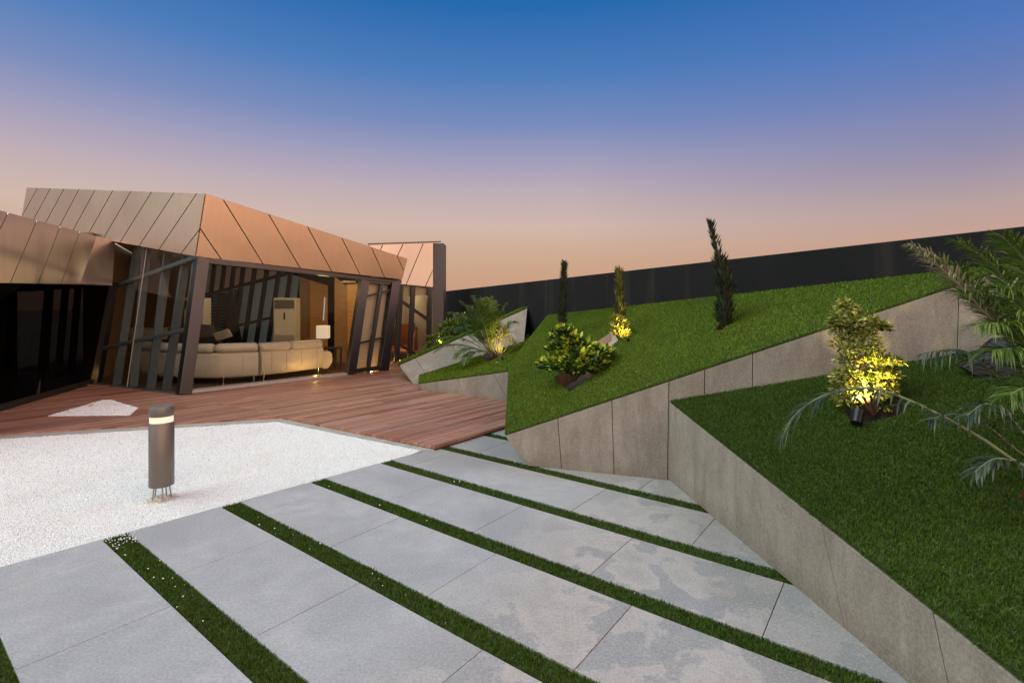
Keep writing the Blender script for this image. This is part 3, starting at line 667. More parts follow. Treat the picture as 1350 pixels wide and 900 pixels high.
# roof volume behind the metal skin
r_back = [ET + Vector((-2.6, 1.6, 0.1)), LT + Vector((2.5, 4.5, -0.1))]
nR = (EB-KB).cross(UP).normalized(); nR = nR if nR.y < 0 else -nR     # out of the front
nL = (LB-KB).cross(UP).normalized(); nL = nL if nL.y < 0 else -nL
off = -(nR+nL)*0.03
tp_ = [LT-nL*0.03, KT+off, ET-nR*0.03, r_back[0], r_back[1]]; bt_ = [LB2-nL*0.03, KB+off, EB-nR*0.03, r_back[0]-UP*0.75, r_back[1]-UP*1.1]
mb = MB(); mb.add(tp_+bt_, [(0,1,2,3,4), (5,6,7,8,9)] + [(i,(i+1)%5,5+(i+1)%5,5+i) for i in range(5)])
hp(mb, 'roof', BLACK)
S_R = [((264.5,303),(292,343)),((293.5,263),(347,349)),((353.5,282.5),(395.5,354)),((405,299.5),(436.7,357.8)),((450,314),(474,362)),((489,326),(506.5,366)),((522.5,337),(533.5,361))]
for c in clad_face('metal_panel', [KB, EB, ET, KT], [(PL(*a,KB,KT,EB), PL(*b,KB,KT,EB)) for a, b in S_R], COPPER, house, gap=0.015, t=0.022, bevel=0.003): pass
S_L = [((51,248.5),(32,283)),((68,249),(48,286)),((86,249.5),(63.5,291)),((106,250),(81,297)),((127,251),(99,302)),((150.5,251.7),(119,307)),((174.5,252.5),(139.5,312)),((201.5,253.5),(161,318)),((231,254.5),(185.5,324)),((261,255.5),(212,328)),((264.4,303),(240,335))]
clad_face('metal_panel', [LB2, KB, KT, LT], [(PL(*a,KB,KT,LB), PL(*b,KB,KT,LB)) for a, b in S_L], BRONZE, house, gap=0.016, t=0.022, bevel=0.003)
# front frame: corner post, mid post, end post, header, sill
sd = (E_-K).normalized()
def post(ub, vb, ut, vt, w, d, m, name='post', side=sd, pl=None, dep=None):
    a = PL(ub, vb, *pl) if pl else P(ub, vb, dep[0]); b = PL(ut, vt, *pl) if pl else P(ut, vt, dep[1])
    return MB().bar(a, b, w, d, side).build(name, m, house, bevel=0.006)
FP = (K, E_, KB)
hd0, hd1 = PL(260,341,*FP), PL(530,371.5,*FP)
post(242,519.5,266.5,340,0.20,0.20,FRAME,pl=FP)
o = post(460,493.5,478.5,366,0.16,0.14,FRAME,pl=FP)
post(504.5,488.5,520.5,370,0.26,0.16,FRAME,pl=FP)
hp(MB().bar(PL(262,343,*FP), PL(527,371.5,*FP), 0.10, 0.16, UP), 'header_beam', FRAME, bevel=0.005)
hp(MB().bar(PL(249,518,*FP)+UP*0.02, PL(457,494,*FP)+UP*0.02, 0.055, 0.10, UP), 'sill', ALU, bevel=0.004)
hp(MB().bar(PL(249,518,*FP)-nR*0.07+UP*0.050, PL(457,494,*FP)-nR*0.07+UP*0.050, 0.02, 0.03, UP), 'sill_track', ALU)
hp(MB().bar(PL(249,519.5,*FP)+nR*0.075, PL(508,489.5,*FP)+nR*0.075, 0.03, 0.03, UP), 'threshold', BLACK)
gq = [PL(248,518,*FP), PL(459,493,*FP), PL(477,367,*FP), PL(267,343,*FP)]
hp(MB().slab(gq, nR, -0.012, 0.0), 'front_pane', GLASS)
# glazed door leaf between mid and end posts
dd = MB().bar(PL(466,492.5,*FP), PL(484.5,368,*FP), 0.09, 0.07, sd).bar(PL(464,490.8,*FP)+UP*0.03, PL(500,486.5,*FP)+UP*0.03, 0.10, 0.07, UP).bar(PL(483,370.5,*FP), PL(517,374,*FP), 0.07, 0.07, UP)
door = hp(dd, 'door', FRAME, bevel=0.004)
MB().bar(PL(484.5,490,*FP), PL(503,372,*FP), 0.10, 0.06, sd).bar(PL(481,391,*FP), PL(516,382,*FP), 0.045, 0.05, UP).bar(PL(470,453,*FP), PL(506,444.5,*FP), 0.045, 0.05, UP).build('glazing_bar', DARKFR, door)
MB().slab([PL(467,490,*FP), PL(503,486,*FP), PL(517,375,*FP), PL(485,371,*FP)], nR, -0.05, -0.045).build('pane', GLASS, door)
MB().slab([PL(466,490,*FP), PL(504,486,*FP), PL(518,374,*FP), PL(484,370,*FP)], nR, -0.14, -0.13).build('roller_blind', BEIGEB, door)
MB().bar(PL(487.5,440,*FP)+nR*0.06, PL(489.5,425,*FP)+nR*0.06, 0.02, 0.03, sd).build('handle', CHROME, door)
# left glazing
LP_ = (J, K, KB)
nLg = (K-J).cross(KB-J).normalized(); nLg = nLg if nLg.y < 0 else -nLg
gl_q = [PL(124,506,*LP_), PL(234,519.5,*LP_), PL(257,338.5,*LP_), PL(150,317,*LP_)]
hp(MB().slab(gl_q, nLg, 0.0, 0.012), 'side_pane', LGLASS)
fl = (K-J).normalized()
for (ub, vb, ut, vt, w) in ((143,507,172,322,0.15),(165,509.5,184,325,0.14),(188,512.5,212,331,0.14),(208.5,515,236,336,0.14),(229,518,250,339,0.13)):
    a, b_ = PL(ub, vb, *LP_) - nLg*0.14, PL(ut, vt, *LP_) - nLg*0.14
    hp(MB().bar(a, b_, 0.05, 0.15, fl), 'glazing_fin', GREYFIN, bevel=0.004)
hp(MB().bar(PL(168.5,509.5,*LP_)+nLg*0.015, PL(194.5,329,*LP_)+nLg*0.015, 0.010, 0.012, fl), 'glass_joint', ALU)
hp(MB().bar(PL(139,381,*LP_)-nLg*0.03, PL(258,338,*LP_)-nLg*0.03, 0.075, 0.06, UP), 'transom', GREYFIN, bevel=0.003)
hp(MB().bar(PL(134,459,*LP_)-nLg*0.03, PL(248,433,*LP_)-nLg*0.03, 0.075, 0.06, UP), 'transom', GREYFIN, bevel=0.003)
hp(MB().bar(PL(124,506,*LP_), PL(236,520,*LP_), 0.05, 0.08, UP), 'sill', GREYFIN)
hp(MB().bar(P(127,506,10.55), P(149,372,10.35), 0.13, 0.14, (1,0,0)), 'junction_post', FRAME, bevel=0.006)
# floor, ceiling and inner walls of the main room
BL_, BR_ = Vector((-11.6, 15.6, ZD)), Vector((-5.9, 15.9, ZD))
hp(MB().hexa([p-UP*0.03 for p in (J,K,E_,E_+Vector((-1.0,1.0,0)),BR_,BL_)], [p+UP*0.004 for p in (J,K,E_,E_+Vector((-1.0,1.0,0)),BR_,BL_)]), 'floor', FLOORW)
zc = lambda x, z: Vector((x.x, x.y, z))
cq = [zc(J-nL*0.35,3.05), zc(K-(nL+nR)*0.45,2.62), zc(E_-nR*0.2,2.45), zc(E_+Vector((-1.0,1.0,0)),2.6), zc(BR_,2.95), zc(BL_,3.2)]
hp(MB().hexa(cq, [p+UP*0.05 for p in cq]), 'ceiling', CEIL)
hp(MB().hexa([p for p in (BL_+Vector((0,0,0)), P(262,480,15.75), P(262,480,15.95), BL_+Vector((0,0.2,0)))], [zc(p,3.3) for p in (BL_, P(262,480,15.75), P(262,480,15.95), BL_+Vector((0,0.2,0)))]), 'back_wall', WOODD)
hp(MB().hexa([J+Vector((-0.1,0.1,0)), BL_, BL_+Vector((-0.2,0,0)), J+Vector((-0.3,0.1,0))], [zc(p,3.2) for p in (J+Vector((-0.1,0.1,0)), BL_, BL_+Vector((-0.2,0,0)), J+Vector((-0.3,0.1,0)))]), 'side_wall', WOODD)
# back glazing: slanted fins, frosted panes to the right, louvres to the left
YB = 15.7
fins = [(283,352,268,455),(296.5,352,280,455),(309,352,293,455),(321.5,352,305,455),(337,352,319,455),(353,353,334.5,455),(369,354,350.5,455),(384.5,355,367,455),(400,356,384,455)]
for i, (ut, vt, ub, vb) in enumerate(fins):
    hp(MB().bar(P(ub,vb+18,YB-0.05), P(ut,vt-6,YB-0.05), 0.125, 0.05, (1,0,0)), 'back_fin', BLACK)
hp(MB().bar(P(262,391,YB-0.07), P(402,354.5,YB-0.07), 0.09, 0.1, UP), 'back_transom', BLACK)
hp(MB().bar(P(313,429,YB-0.07), P(402,408,YB-0.07), 0.07, 0.1, UP), 'back_transom', BLACK)
hp(MB().slab([P(262,393,YB+0.06), P(402,357,YB+0.06), P(402,340,YB+0.06), P(262,345,YB+0.06)], (0,-1,0), -0.02, 0), 'upper_panel', BEIGEB)
hp(MB().slab([P(306,480,YB+0.05), P(402,480,YB+0.05), P(402,357,YB+0.05), P(322,376,YB+0.05)], (0,-1,0), -0.01, 0), 'frosted_pane', FROST)
lv = MB()
for k in range(17):
    v = 386 + k*4.3
    lv.box(P(285,v,YB+0.05), (0.58,0,0), (0,0.03,0.022), (0,0.003,-0.004))
hp(lv, 'louvre', DARKFR)
hp(MB().slab([P(255,480,YB+0.14), P(312,480,YB+0.14), P(326,377,YB+0.14), P(255,395,YB+0.14)], (0,-1,0), -0.01, 0), 'tinted_pane', glass('blue_tint_glass', (0.10,0.16,0.20), 0.1))
hp(MB().box(P(310,440,YB+0.02), (0.16,0,0), (0,0.04,0), (-0.25,0,1.2)), 'back_post', BLACK)
# timber clad wall at the right end of the room
def wpanel(u0, u1, vt, Y, m, nm): hp(MB().slab([P(u0,490,Y), P(u1,490,Y), P(u1,vt,Y), P(u0,vt,Y)], (0,-1,0), -0.08, 0), nm, m)
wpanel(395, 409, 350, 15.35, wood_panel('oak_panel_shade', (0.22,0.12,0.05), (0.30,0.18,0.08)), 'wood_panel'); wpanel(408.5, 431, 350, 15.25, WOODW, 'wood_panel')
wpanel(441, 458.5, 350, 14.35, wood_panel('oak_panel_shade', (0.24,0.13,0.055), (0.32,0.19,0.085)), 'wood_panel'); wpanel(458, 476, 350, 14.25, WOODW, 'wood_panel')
wpanel(428, 446, 350, 15.9, BLACK, 'dark_recess')
gapm = emit('dusk_light_gap', (0.85,0.9,1.0), 0.9)  # glowing beads stand in for dusk light through the louvres
for k in range(12): hp(MB().box(P(428.2-0.16*k, 393+k*2.55, 15.2), (0.011,0,0), (0,0.01,0), (0,0,0.013)), 'louvre_glow', gapm)
mb = MB().hexa([E_+Vector((-0.25,0.35,0)), P(478,480,14.3)-UP*0.02, P(478,480,14.5)-UP*0.02, E_+Vector((-0.15,0.5,0))], [zc(p,2.5) for p in (E_+Vector((-0.25,0.35,0)), P(478,480,14.3), P(478,480,14.5), E_+Vector((-0.15,0.5,0)))])
hp(mb, 'end_wall', PLASTER)
# --- left wing
WT0, WB0, WTf, WBf = P(0,278,7.7), P(0,373,7.7), P(126,311,9.9), P(104,374.5,9.55)
WTe, WBe = P(150.5,317.5,10.28), P(146.5,376.5,10.2)
d0w = (WT0-WTf); WT9, WB9 = WTf + d0w*1.9, WBf + (WB0-WBf)*1.9
wpl = (WB0, WBf, WT0)
WTf = PL(126,311.5,*wpl); WBf2 = PL(103.5,374.5,*wpl); WT9 = PL(-230,217,*wpl); WB9 = PL(-230,369,*wpl)
S_W = [((-120,247),(-190,370)),((-60,262),(-110,371)),((8,281),(-38,372)),((46.5,290),(11,373)),((77.5,298),(47.7,373.7)),((103.5,304.5),(78.5,374))]
clad_face('wing_panel', [WB9, WBf2, WTf, WT9], [(PL(*a,*wpl), PL(*b,*wpl)) for a, b in S_W], WINGMET, house, gap=0.014, t=0.022)
fp = (WBf2, WBe, WTf); WTe = PL(150.5,317.5,*fp)
clad_face('wing_panel', [WBf2, WBe, WTe, WTf], [], WINGMET, house, gap=0.014, t=0.022)
wo_ = Vector((-0.012, 0.006, 0)); far = Vector((-5, 3.5, 0))
mb = MB(); a = [WB9+wo_, WBf2+wo_, WBe+wo_, WBe+far, WB9+far]; c = [WT9+wo_-UP*.002, WTf+wo_-UP*.002, WTe+wo_-UP*.002, WTe+far, WT9+far]; mb.hexa(a, c); hp(mb, 'wing_roof', BLACK)
wb0, wb1 = G(0,541,ZD), G(120,506,ZD); wb9 = wb1 + (wb0-wb1)*2.2
wt9 = WB9 - UP*0.0; nW = Vector((1, 0.2, 0))
hp(MB().slab([wb9+UP*0.1, wb1+UP*0.1, WBe+Vector((-0.03,-0.02,0)), WB9+Vector((-0.1,0,0))], (1,0.25,0), -0.012, 0.0), 'wing_glass', DGLASS)
hp(MB().bar(wb9+UP*0.05, wb1+UP*0.05, 0.10, 0.10, UP), 'wing_plinth', BLACK)
hp(MB().bar(G(49,527,ZD)+UP*0.05, P(61.5,377,8.62), 0.025, 0.05, (0,1,0)), 'wing_mullion', DARKFR)
hp(MB().hexa([wb9-UP*0.02, wb1-UP*0.02, wb1+Vector((-3.5,1.2,-0.02)), wb9+Vector((-4.5,0.5,-0.02))], [wb9+UP*0.01, wb1+UP*0.01, wb1+Vector((-3.5,1.2,0.01)), wb9+Vector((-4.5,0.5,0.01))]), 'wing_floor', FLOORW)
hp(MB().hexa([wb1+Vector((-3.0,1.5,0)), wb9+Vector((-4.0,1.2,0)), wb9+Vector((-4.2,1.2,0)), wb1+Vector((-3.2,1.6,0))], [zc(p,2.4) for p in (wb1+Vector((-3.0,1.5,0)), wb9+Vector((-4.0,1.2,0)), wb9+Vector((-4.2,1.2,0)), wb1+Vector((-3.2,1.6,0)))]), 'wing_back_wall', WOODD)
for u0, v0, u1, v1, Y in ((82,500,90,376,9.9),(99,498,110,376,10.3),(116,496,126,376,10.6),(22,520,36,376,8.9)):
    hp(MB().bar(P(u0,v0,Y)+Vector((-0.45,0.1,0)), P(u1,v1,Y)+Vector((-0.45,0.1,0)), 0.12, 0.05, (1,0,0)), 'wing_fin', WOODD)
for (ua, va, ub, vb, Y) in ((94,478,110,498,9.7),(-4,500,14,523,7.9)):
    hp(MB().bar(P(ua,va,Y)+Vector((-0.5,0.2,0)), P(ub,vb,Y)+Vector((-0.5,0.2,0)), 0.14, 0.03, (1,0,0)), 'wing_strut', WOODW)
# --- rear wing
RA, RB = Vector((-4.6, 13.78, ZD)), Vector((-2.33, 15.2, ZD))
rpl = (RA, RB, RA+UP)
q = [PL(470,369,*rpl), PL(570.5,378.5,*rpl), PL(570.5,320,*rpl), PL(470,324,*rpl)]
S_B = [((486,325),(474,350)),((504.5,322),(487,362)),((531.5,320.8),(508,371)),((558,320),(536,373)),((588,319),(560,378))]
clad_face('rear_panel', q, [(PL(*a,*rpl), PL(*b_,*rpl)) for a, b_ in S_B], PALEMET, house, gap=0.02, t=0.022, bevel=0.003)
nB = (RB-RA).cross(UP).normalized(); nB = nB if nB.y < 0 else -nB
hp(MB().hexa([p-nB*0.03 for p in q[:2]]+[q[1]-nB*3, q[0]-nB*3], [p-nB*0.03 for p in (q[3], q[2])]+[q[2]-nB*3, q[3]-nB*3]), 'rear_roof', BLACK)
hp(MB().bar(PL(485,321.8,*rpl)+nB*0.02, PL(580.5,318.6,*rpl)+nB*0.02, 0.03, 0.08, UP), 'roof_edge', FRAME)
cb = PL(578,478,*rpl); hp(MB().abox(cb.x-0.155, cb.x+0.17, cb.y-0.1, cb.y+0.5, 0, PL(578,321,*rpl).z), 'end_column', simple('brown_grey_column', (0.085,0.072,0.065), 0.6), bevel=0.008)
for (ub, vb, ut, vt, w) in ((523,480,529.5,372,0.15),(540.5,478,545.5,374,0.13),(566,478,567,378,0.14)):
    hp(MB().bar(PL(ub,vb,*rpl)-nB*0.05, PL(ut,vt,*rpl)-nB*0.05, w, 0.1, (RB-RA)), 'rear_post', DARKFR, bevel=0.004)
hp(MB().bar(PL(527,395,*rpl)-nB*0.04, PL(567,423,*rpl)-nB*0.04, 0.09, 0.07, UP), 'rear_brace', DARKFR)
hp(MB().bar(PL(515,448,*rpl)-nB*0.04, PL(560,473,*rpl)-nB*0.04, 0.07, 0.07, UP), 'rear_brace', DARKFR)
hp(MB().slab([PL(508,479,*rpl), PL(567,478,*rpl), PL(567,379,*rpl), PL(508,372,*rpl)], nB, -0.012, 0), 'rear_pane', GLASS)
ra, rb = RA-nB*2.6, RB-nB*2.6
hp(MB().hexa([ra, rb, rb-nB*0.15, ra-nB*0.15], [zc(p,2.6) for p in (ra, rb, rb-nB*0.15, ra-nB*0.15)]), 'rear_back_wall', PLASTER)
hp(MB().hexa([RB-nB*0.1, rb, rb+Vector((0.15,0,0)), RB-nB*0.1+Vector((0.15,0,0))], [zc(p,2.6) for p in (RB-nB*0.1, rb, rb+Vector((0.15,0,0)), RB-nB*0.1+Vector((0.15,0,0)))]), 'rear_side_wall', PLASTER)
hp(MB().hexa([p-UP*0.02 for p in (RA, RB, rb, ra)], [p+UP*0.006 for p in (RA, RB, rb, ra)]), 'rear_floor', FLOORW)
hp(MB().slab([PL(508,391,*rpl)-nB*0.13, PL(567,389,*rpl)-nB*0.13, PL(567,374,*rpl)-nB*0.13, PL(508,368,*rpl)-nB*0.13], nB, -0.02, 0), 'rear_blind', BEIGEB)
cz = 2.33; hp(MB().hexa([zc(p,cz) for p in (RA-nB*0.1, RB-nB*0.1, rb, ra)], [zc(p,cz+0.05) for p in (RA-nB*0.1, RB-nB*0.1, rb, ra)]), 'rear_ceiling', PLASTER)

# ------------------------------------------------------------------ lamps: lit ones in view, plus unseen bulbs
def lamp(name, loc, power, col, size=0.03, kind='POINT', aim=None, spot=60, parent=None):
    l = bpy.data.lights.new(name, kind); l.energy = power; l.color = col; l.shadow_soft_size = size
    ob = bpy.data.objects.new(name, l); COL.objects.link(ob); loc = Vector(loc)
    if kind == 'SPOT': l.spot_size = R_(spot); l.spot_blend = 0.6
    if aim is not None: ob.rotation_euler = (Vector(aim)-loc).to_track_quat('-Z', 'Y').to_euler()
    if parent is not None: ob.parent = parent; ob.location = loc - ORG[parent.name]
    else: ob.location = loc
    return ob
WARM = (1.0, 0.56, 0.16); YEL = (1.0, 0.74, 0.20)
def floor_light(p, power, label, zz=0.07):
    t = thing('floor_light', Vector((p.x, p.y, ZD)), label, 'lamp', None)
    MB().lathe((p.x, p.y, ZD), [(0.035, 0.0), (0.035, 0.02)], 16).build('housing', BLACK, t)
    MB().lathe((p.x, p.y, ZD+0.021), [(0.026, 0.0), (0.024, 0.004)], 16).build('lens', FLOORGLOW, t)
    lamp('bulb', (p.x, p.y, ZD+zz), power, WARM, 0.03, parent=t); return t
# inside the front glass: light grazing the back of the sofa
pf = PL(420,497.2,*FP) - nR*0.15; floor_light(pf, 10.0, 'small floor uplight inside the front glass, glowing on the right end of the sofa')
pf = PL(497,486.5,*FP) - nR*0.26; floor_light(pf, 26.0, 'floor uplight behind the blinds of the glazed door')
pf = PL(513,478.5,*rpl) - nB*0.2; floor_light(pf, 5.0, 'floor uplight left of the black post in the rear wing')
pf = PL(531,477.5,*rpl) - nB*0.25; floor_light(pf, 5.0, 'floor uplight right of the black post in the rear wing')
pf = PL(545,470,*rpl) - nB*1.6; lamp('rear_room_bulb', (pf.x, pf.y, 2.2), 28, (1.0,0.72,0.42), 0.15, parent=house)
pf = P(110,502,9.9) + Vector((-0.42,0.1,0)); floor_light(Vector((pf.x,pf.y,0)), 4, 'dim floor light behind the black glass, nearest the brown post')
pf = P(12,526,8.0) + Vector((-0.42,0.1,0)); floor_light(Vector((pf.x,pf.y,0)), 4, 'dim floor light behind the black glass at the left edge')
fill_l = P(300,470,13.3); lamp('added_room_fill', (fill_l.x, fill_l.y, 2.45), 17, (1.0,0.74,0.46), 0.2, parent=house)  # unseen bulb added to brighten the main room
wl = P(436,430,13.0); lamp('added_panel_fill', (wl.x-0.2, wl.y, 2.3), 40, (1.0,0.66,0.30), 0.15, parent=house)  # unseen bulb added to warm up the timber panels

# ------------------------------------------------------------------ furniture seen through the glass
def sofa(path, label, zt, legs, ncush, arm=None):
    "back of a leather sofa following a plan path; seat on the far side"
    t = thing('sofa', Vector((path[0].x, path[0].y, ZD)), label, 'sofa', 'cream leather sofa units')
    n = len(path); nor = []
    for i in range(n):
        d = path[min(i+1,n-1)]-path[max(i-1,0)]; nor.append(Vector((-d.y, d.x, 0)).normalized())
    prof = [(0.03,0.20),(0.0,0.26),(-0.015,0.45),(0.0,0.66),(0.03,0.69),(0.20,0.69),(0.22,0.42),(0.22,0.20)]
    mb = MB(); k = len(prof); vs = [path[i] + nor[i]*a + UP*z for i in range(n) for a, z in prof]
    mb.add(vs, [(i*k+j, i*k+(j+1)%k, (i+1)*k+(j+1)%k, (i+1)*k+j) for i in range(n-1) for j in range(k)] + [tuple(range(k)), tuple(range((n-1)*k, n*k))])
    b = mb.build('backrest', LEATHER, t, smooth=True)
    seam_m = simple('leather_seam', (0.25,0.21,0.17), 0.6)
    for f_ in [0.2, 0.42, 0.64, 0.86]:
        i = min(int(f_*(n-1)), n-2); w = f_*(n-1)-i; p = path[i].lerp(path[i+1], w); q = nor[i].lerp(nor[i+1], w)
        MB().tube([p+q*(a-0.001)+UP*z for a, z in prof[1:4]], 0.004, 5).build('seam', seam_m, b)
    mb = MB(); prof2 = [(0.20,0.16),(0.95,0.16),(0.97,0.34),(0.92,0.43),(0.20,0.43)]; k = len(prof2)
    vs = [path[i] + nor[i]*a + UP*z for i in range(n) for a, z in prof2]
    mb.add(vs, [(i*k+j, i*k+(j+1)%k, (i+1)*k+(j+1)%k, (i+1)*k+j) for i in range(n-1) for j in range(k)] + [tuple(range(k)), tuple(range((n-1)*k, n*k))]); mb.build('seat', LEATHER, t, smooth=True)
    for c in range(ncush):
        f0_, f1_ = c/ncush+0.006, (c+1)/ncush-0.006; rows = []
        for s_ in range(13):
            f_ = f0_+(f1_-f0_)*s_/12; i = min(int(f_*(n-1)), n-2); w = f_*(n-1)-i; p = path[i].lerp(path[i+1], w); q = nor[i].lerp(nor[i+1], w)
            e = min(1, (0.30 + min(s_, 12-s_)/1.2)); e = math.sqrt(max(0.05, 1-(1-min(1,e))**2))
            rows.append([p + q*(0.10+0.13*math.copysign(abs(math.cos(2*math.pi*j/12))**0.7, math.cos(2*math.pi*j/12))*e) + UP*(zt-0.098+0.098*math.copysign(abs(math.sin(2*math.pi*j/12))**0.7, math.sin(2*math.pi*j/12))*e) for j in range(12)])
        mb = MB(); mb.add([x for r in rows for x in r], [(i*12+j, i*12+(j+1)%12, (i+1)*12+(j+1)%12, (i+1)*12+j) for i in range(12) for j in range(12)] + [tuple(range(12)), tuple(range(144,156))])
        mb.build('headrest', LEATHER, t, smooth='all')
    for p in legs: MB().tube([Vector((p.x,p.y,ZD+0.004)), Vector((p.x,p.y,0.21))], 0.014, 10).build('leg', CHROME, t, smooth=True)
    if arm:
        a, dirv = arm; nn_ = nor[-1]
        mb = MB(); prof3 = [(0.0,0.20),(0.05,0.16),(0.16,0.17),(0.27,0.30),(0.27,0.50),(0.20,0.57),(0.0,0.58)]
        vs = [path[-1] + nn_*d + dirv*x*1.05 + UP*z for d in (0.02, 0.9) for x, z in prof3]; k = 7
        mb.add(vs, [(j,(j+1)%k,k+(j+1)%k,k+j) for j in range(k)]+[tuple(range(k)), tuple(range(k,2*k))]); mb.build('armrest', LEATHER, t, smooth=True)
    return t
def arc(pts, n=18):
    out = []
    for i in range(n+1):
        f_ = i/n*(len(pts)-1); j = min(int(f_), len(pts)-2); w = f_-j
        p0, p1, p2, p3 = pts[max(j-1,0)], pts[j], pts[j+1], pts[min(j+2,len(pts)-1)]
        out.append(0.5*((2*p1)+(p2-p0)*w+(2*p0-5*p1+4*p2-p3)*w*w+(3*p1-p0-3*p2+p3)*w**3))
    return out
Z0 = Vector((0,0,0))
pl_ = arc([Vector((-8.15,11.0,0)), Vector((-7.1,10.36,0)), Vector((-6.1,10.22,0)), Vector((-5.38,10.62,0))])
sofa(pl_, 'curved cream leather sofa unit nearest the corner post', 0.885, [Vector((-7.75,10.85,0)), Vector((-5.93,10.28,0)), Vector((-5.48,10.62,0))], 3)
pr_ = arc([Vector((-5.34,10.68,0)), Vector((-4.95,11.25,0)), Vector((-4.52,11.98,0))])
sd_r = (pr_[-1]-pr_[-2]).normalized()
sofa(pr_, 'straight cream leather sofa unit with an armrest, next to the lamp', 0.87, [Vector((-5.33,10.74,0)), Vector((-4.62,11.94,0))], 2, arm=(0, sd_r))
def ac_unit(u, Y, w, label):
    c = P(u, 450, Y); z1_ = HC + 14.5/F*Y; t = thing('air_conditioner', Vector((c.x, c.y, ZD)), label, 'air conditioner', 'floor standing air conditioners')
    MB().abox(c.x-w, c.x+w, c.y, c.y+0.34, ZD+0.005, z1_).build('cabinet', WHITEP, t, bevel=0.012)
    f_ = MB(); f_.abox(c.x-w+0.03, c.x+w-0.03, c.y-0.012, c.y-0.002, z1_-0.31, z1_-0.06)
    g = f_.build('air_outlet', GREYP, t); s_ = MB()
    for k in range(7): s_.abox(c.x-w+0.04, c.x+w-0.04, c.y-0.02, c.y-0.013, z1_-0.29+k*0.034, z1_-0.28+k*0.034)
    s_.build('vane', simple('vane_grey', (0.07,0.065,0.06), 0.5), g)
    MB().abox(c.x-0.02, c.x+0.02, c.y-0.012, c.y-0.002, z1_-0.62, z1_-0.42).build('control_panel', BLACK, t)
    MB().abox(c.x-w+0.03, c.x+w-0.03, c.y-0.012, c.y-0.002, 0.25, z1_-1.05).build('intake_grille', simple('grille', (0.34,0.31,0.28), 0.6), t)
ac_unit(375, 14.2, 0.31, 'tall white standing air conditioner in front of the frosted panes')
ac_unit(255.5, 13.6, 0.27, 'tall white standing air conditioner behind the leaning corner post')
# side table and lit lamp at the end of the sofa
tb = P(426, 475, 13.0); t = thing('side_table', Vector((tb.x,tb.y,ZD)), 'dark side table at the right end of the sofa under the lamp', 'table')
MB().abox(tb.x-0.2, tb.x+0.42, tb.y-0.2, tb.y+0.25, 0.56, 0.60).build('tabletop', DARKF, t, bevel=0.005)
for sx in (-0.17, 0.39):
    for sy in (-0.17, 0.22): MB().abox(tb.x+sx-0.02, tb.x+sx+0.02, tb.y+sy-0.02, tb.y+sy+0.02, ZD+0.005, 0.56).build('leg', DARKF, t)
zt_ = 0.601; t = thing('table_lamp', (tb.x, tb.y, zt_), 'table lamp with a lit cream box shade behind the sofa', 'lamp')
MB().lathe((tb.x, tb.y, zt_), [(0.07,0.0),(0.07,0.02),(0.015,0.03)], 20).build('base', CHROME, t, smooth=True)
z_lo, z_hi = HC-39/F*13, HC-22/F*13
MB().tube([(tb.x,tb.y,zt_+0.02),(tb.x,tb.y,z_lo+0.05)], 0.013, 10).build('stem', CHROME, t, smooth=True)
MB().abox(tb.x-0.145, tb.x+0.145, tb.y-0.12, tb.y+0.12, z_lo, z_hi).build('lamp_shade', emit('lit_shade', (1.0,0.80,0.58), 0.42), t, bevel=0.02)
# dark armchair with a pale cushion behind the sofa
ch = P(283, 470, 12.6); t = thing('armchair', Vector((ch.x,ch.y,ZD)), 'dark brown high armchair behind the curved sofa', 'armchair')
mb = MB(); mb.hexa([(ch.x-0.42,ch.y-0.1,0.36),(ch.x+0.35,ch.y-0.1,0.36),(ch.x+0.35,ch.y+0.12,0.36),(ch.x-0.42,ch.y+0.12,0.36)], [(ch.x-0.34,ch.y-0.25,1.22),(ch.x+0.02,ch.y-0.25,1.2),(ch.x+0.02,ch.y-0.05,1.2),(ch.x-0.34,ch.y-0.05,1.22)]); mb.build('backrest', DARKF, t, bevel=0.06, smooth=True)
MB().abox(ch.x-0.42, ch.x+0.4, ch.y, ch.y+0.75, 0.2, 0.45).build('seat', DARKF, t, bevel=0.05, smooth=True)
for sx in (-0.38, 0.36):
    for sy in (0.05, 0.7): MB().abox(ch.x+sx-0.02, ch.x+sx+0.02, ch.y+sy-0.02, ch.y+sy+0.02, ZD+0.005, 0.2).build('leg', DARKF, t)
for sx in (-0.45, 0.38): MB().abox(ch.x+sx-0.06, ch.x+sx+0.06, ch.y+0.05, ch.y+0.72, 0.4, 0.66).build('armrest', DARKF, t, bevel=0.04, smooth=True)
cu = P(294, 441.5, 12.35); mb = MB(); mb.box(cu, (0.17,0,0.06), (0.02,0.05,0), (-0.05,0,0.10)); tag(mb.build('cushion', simple('tan_cushion', (0.36,0.31,0.24), 0.8), loc=cu, bevel=0.03, smooth=True), 'pale tan cushion against the dark armchair', 'cushion')
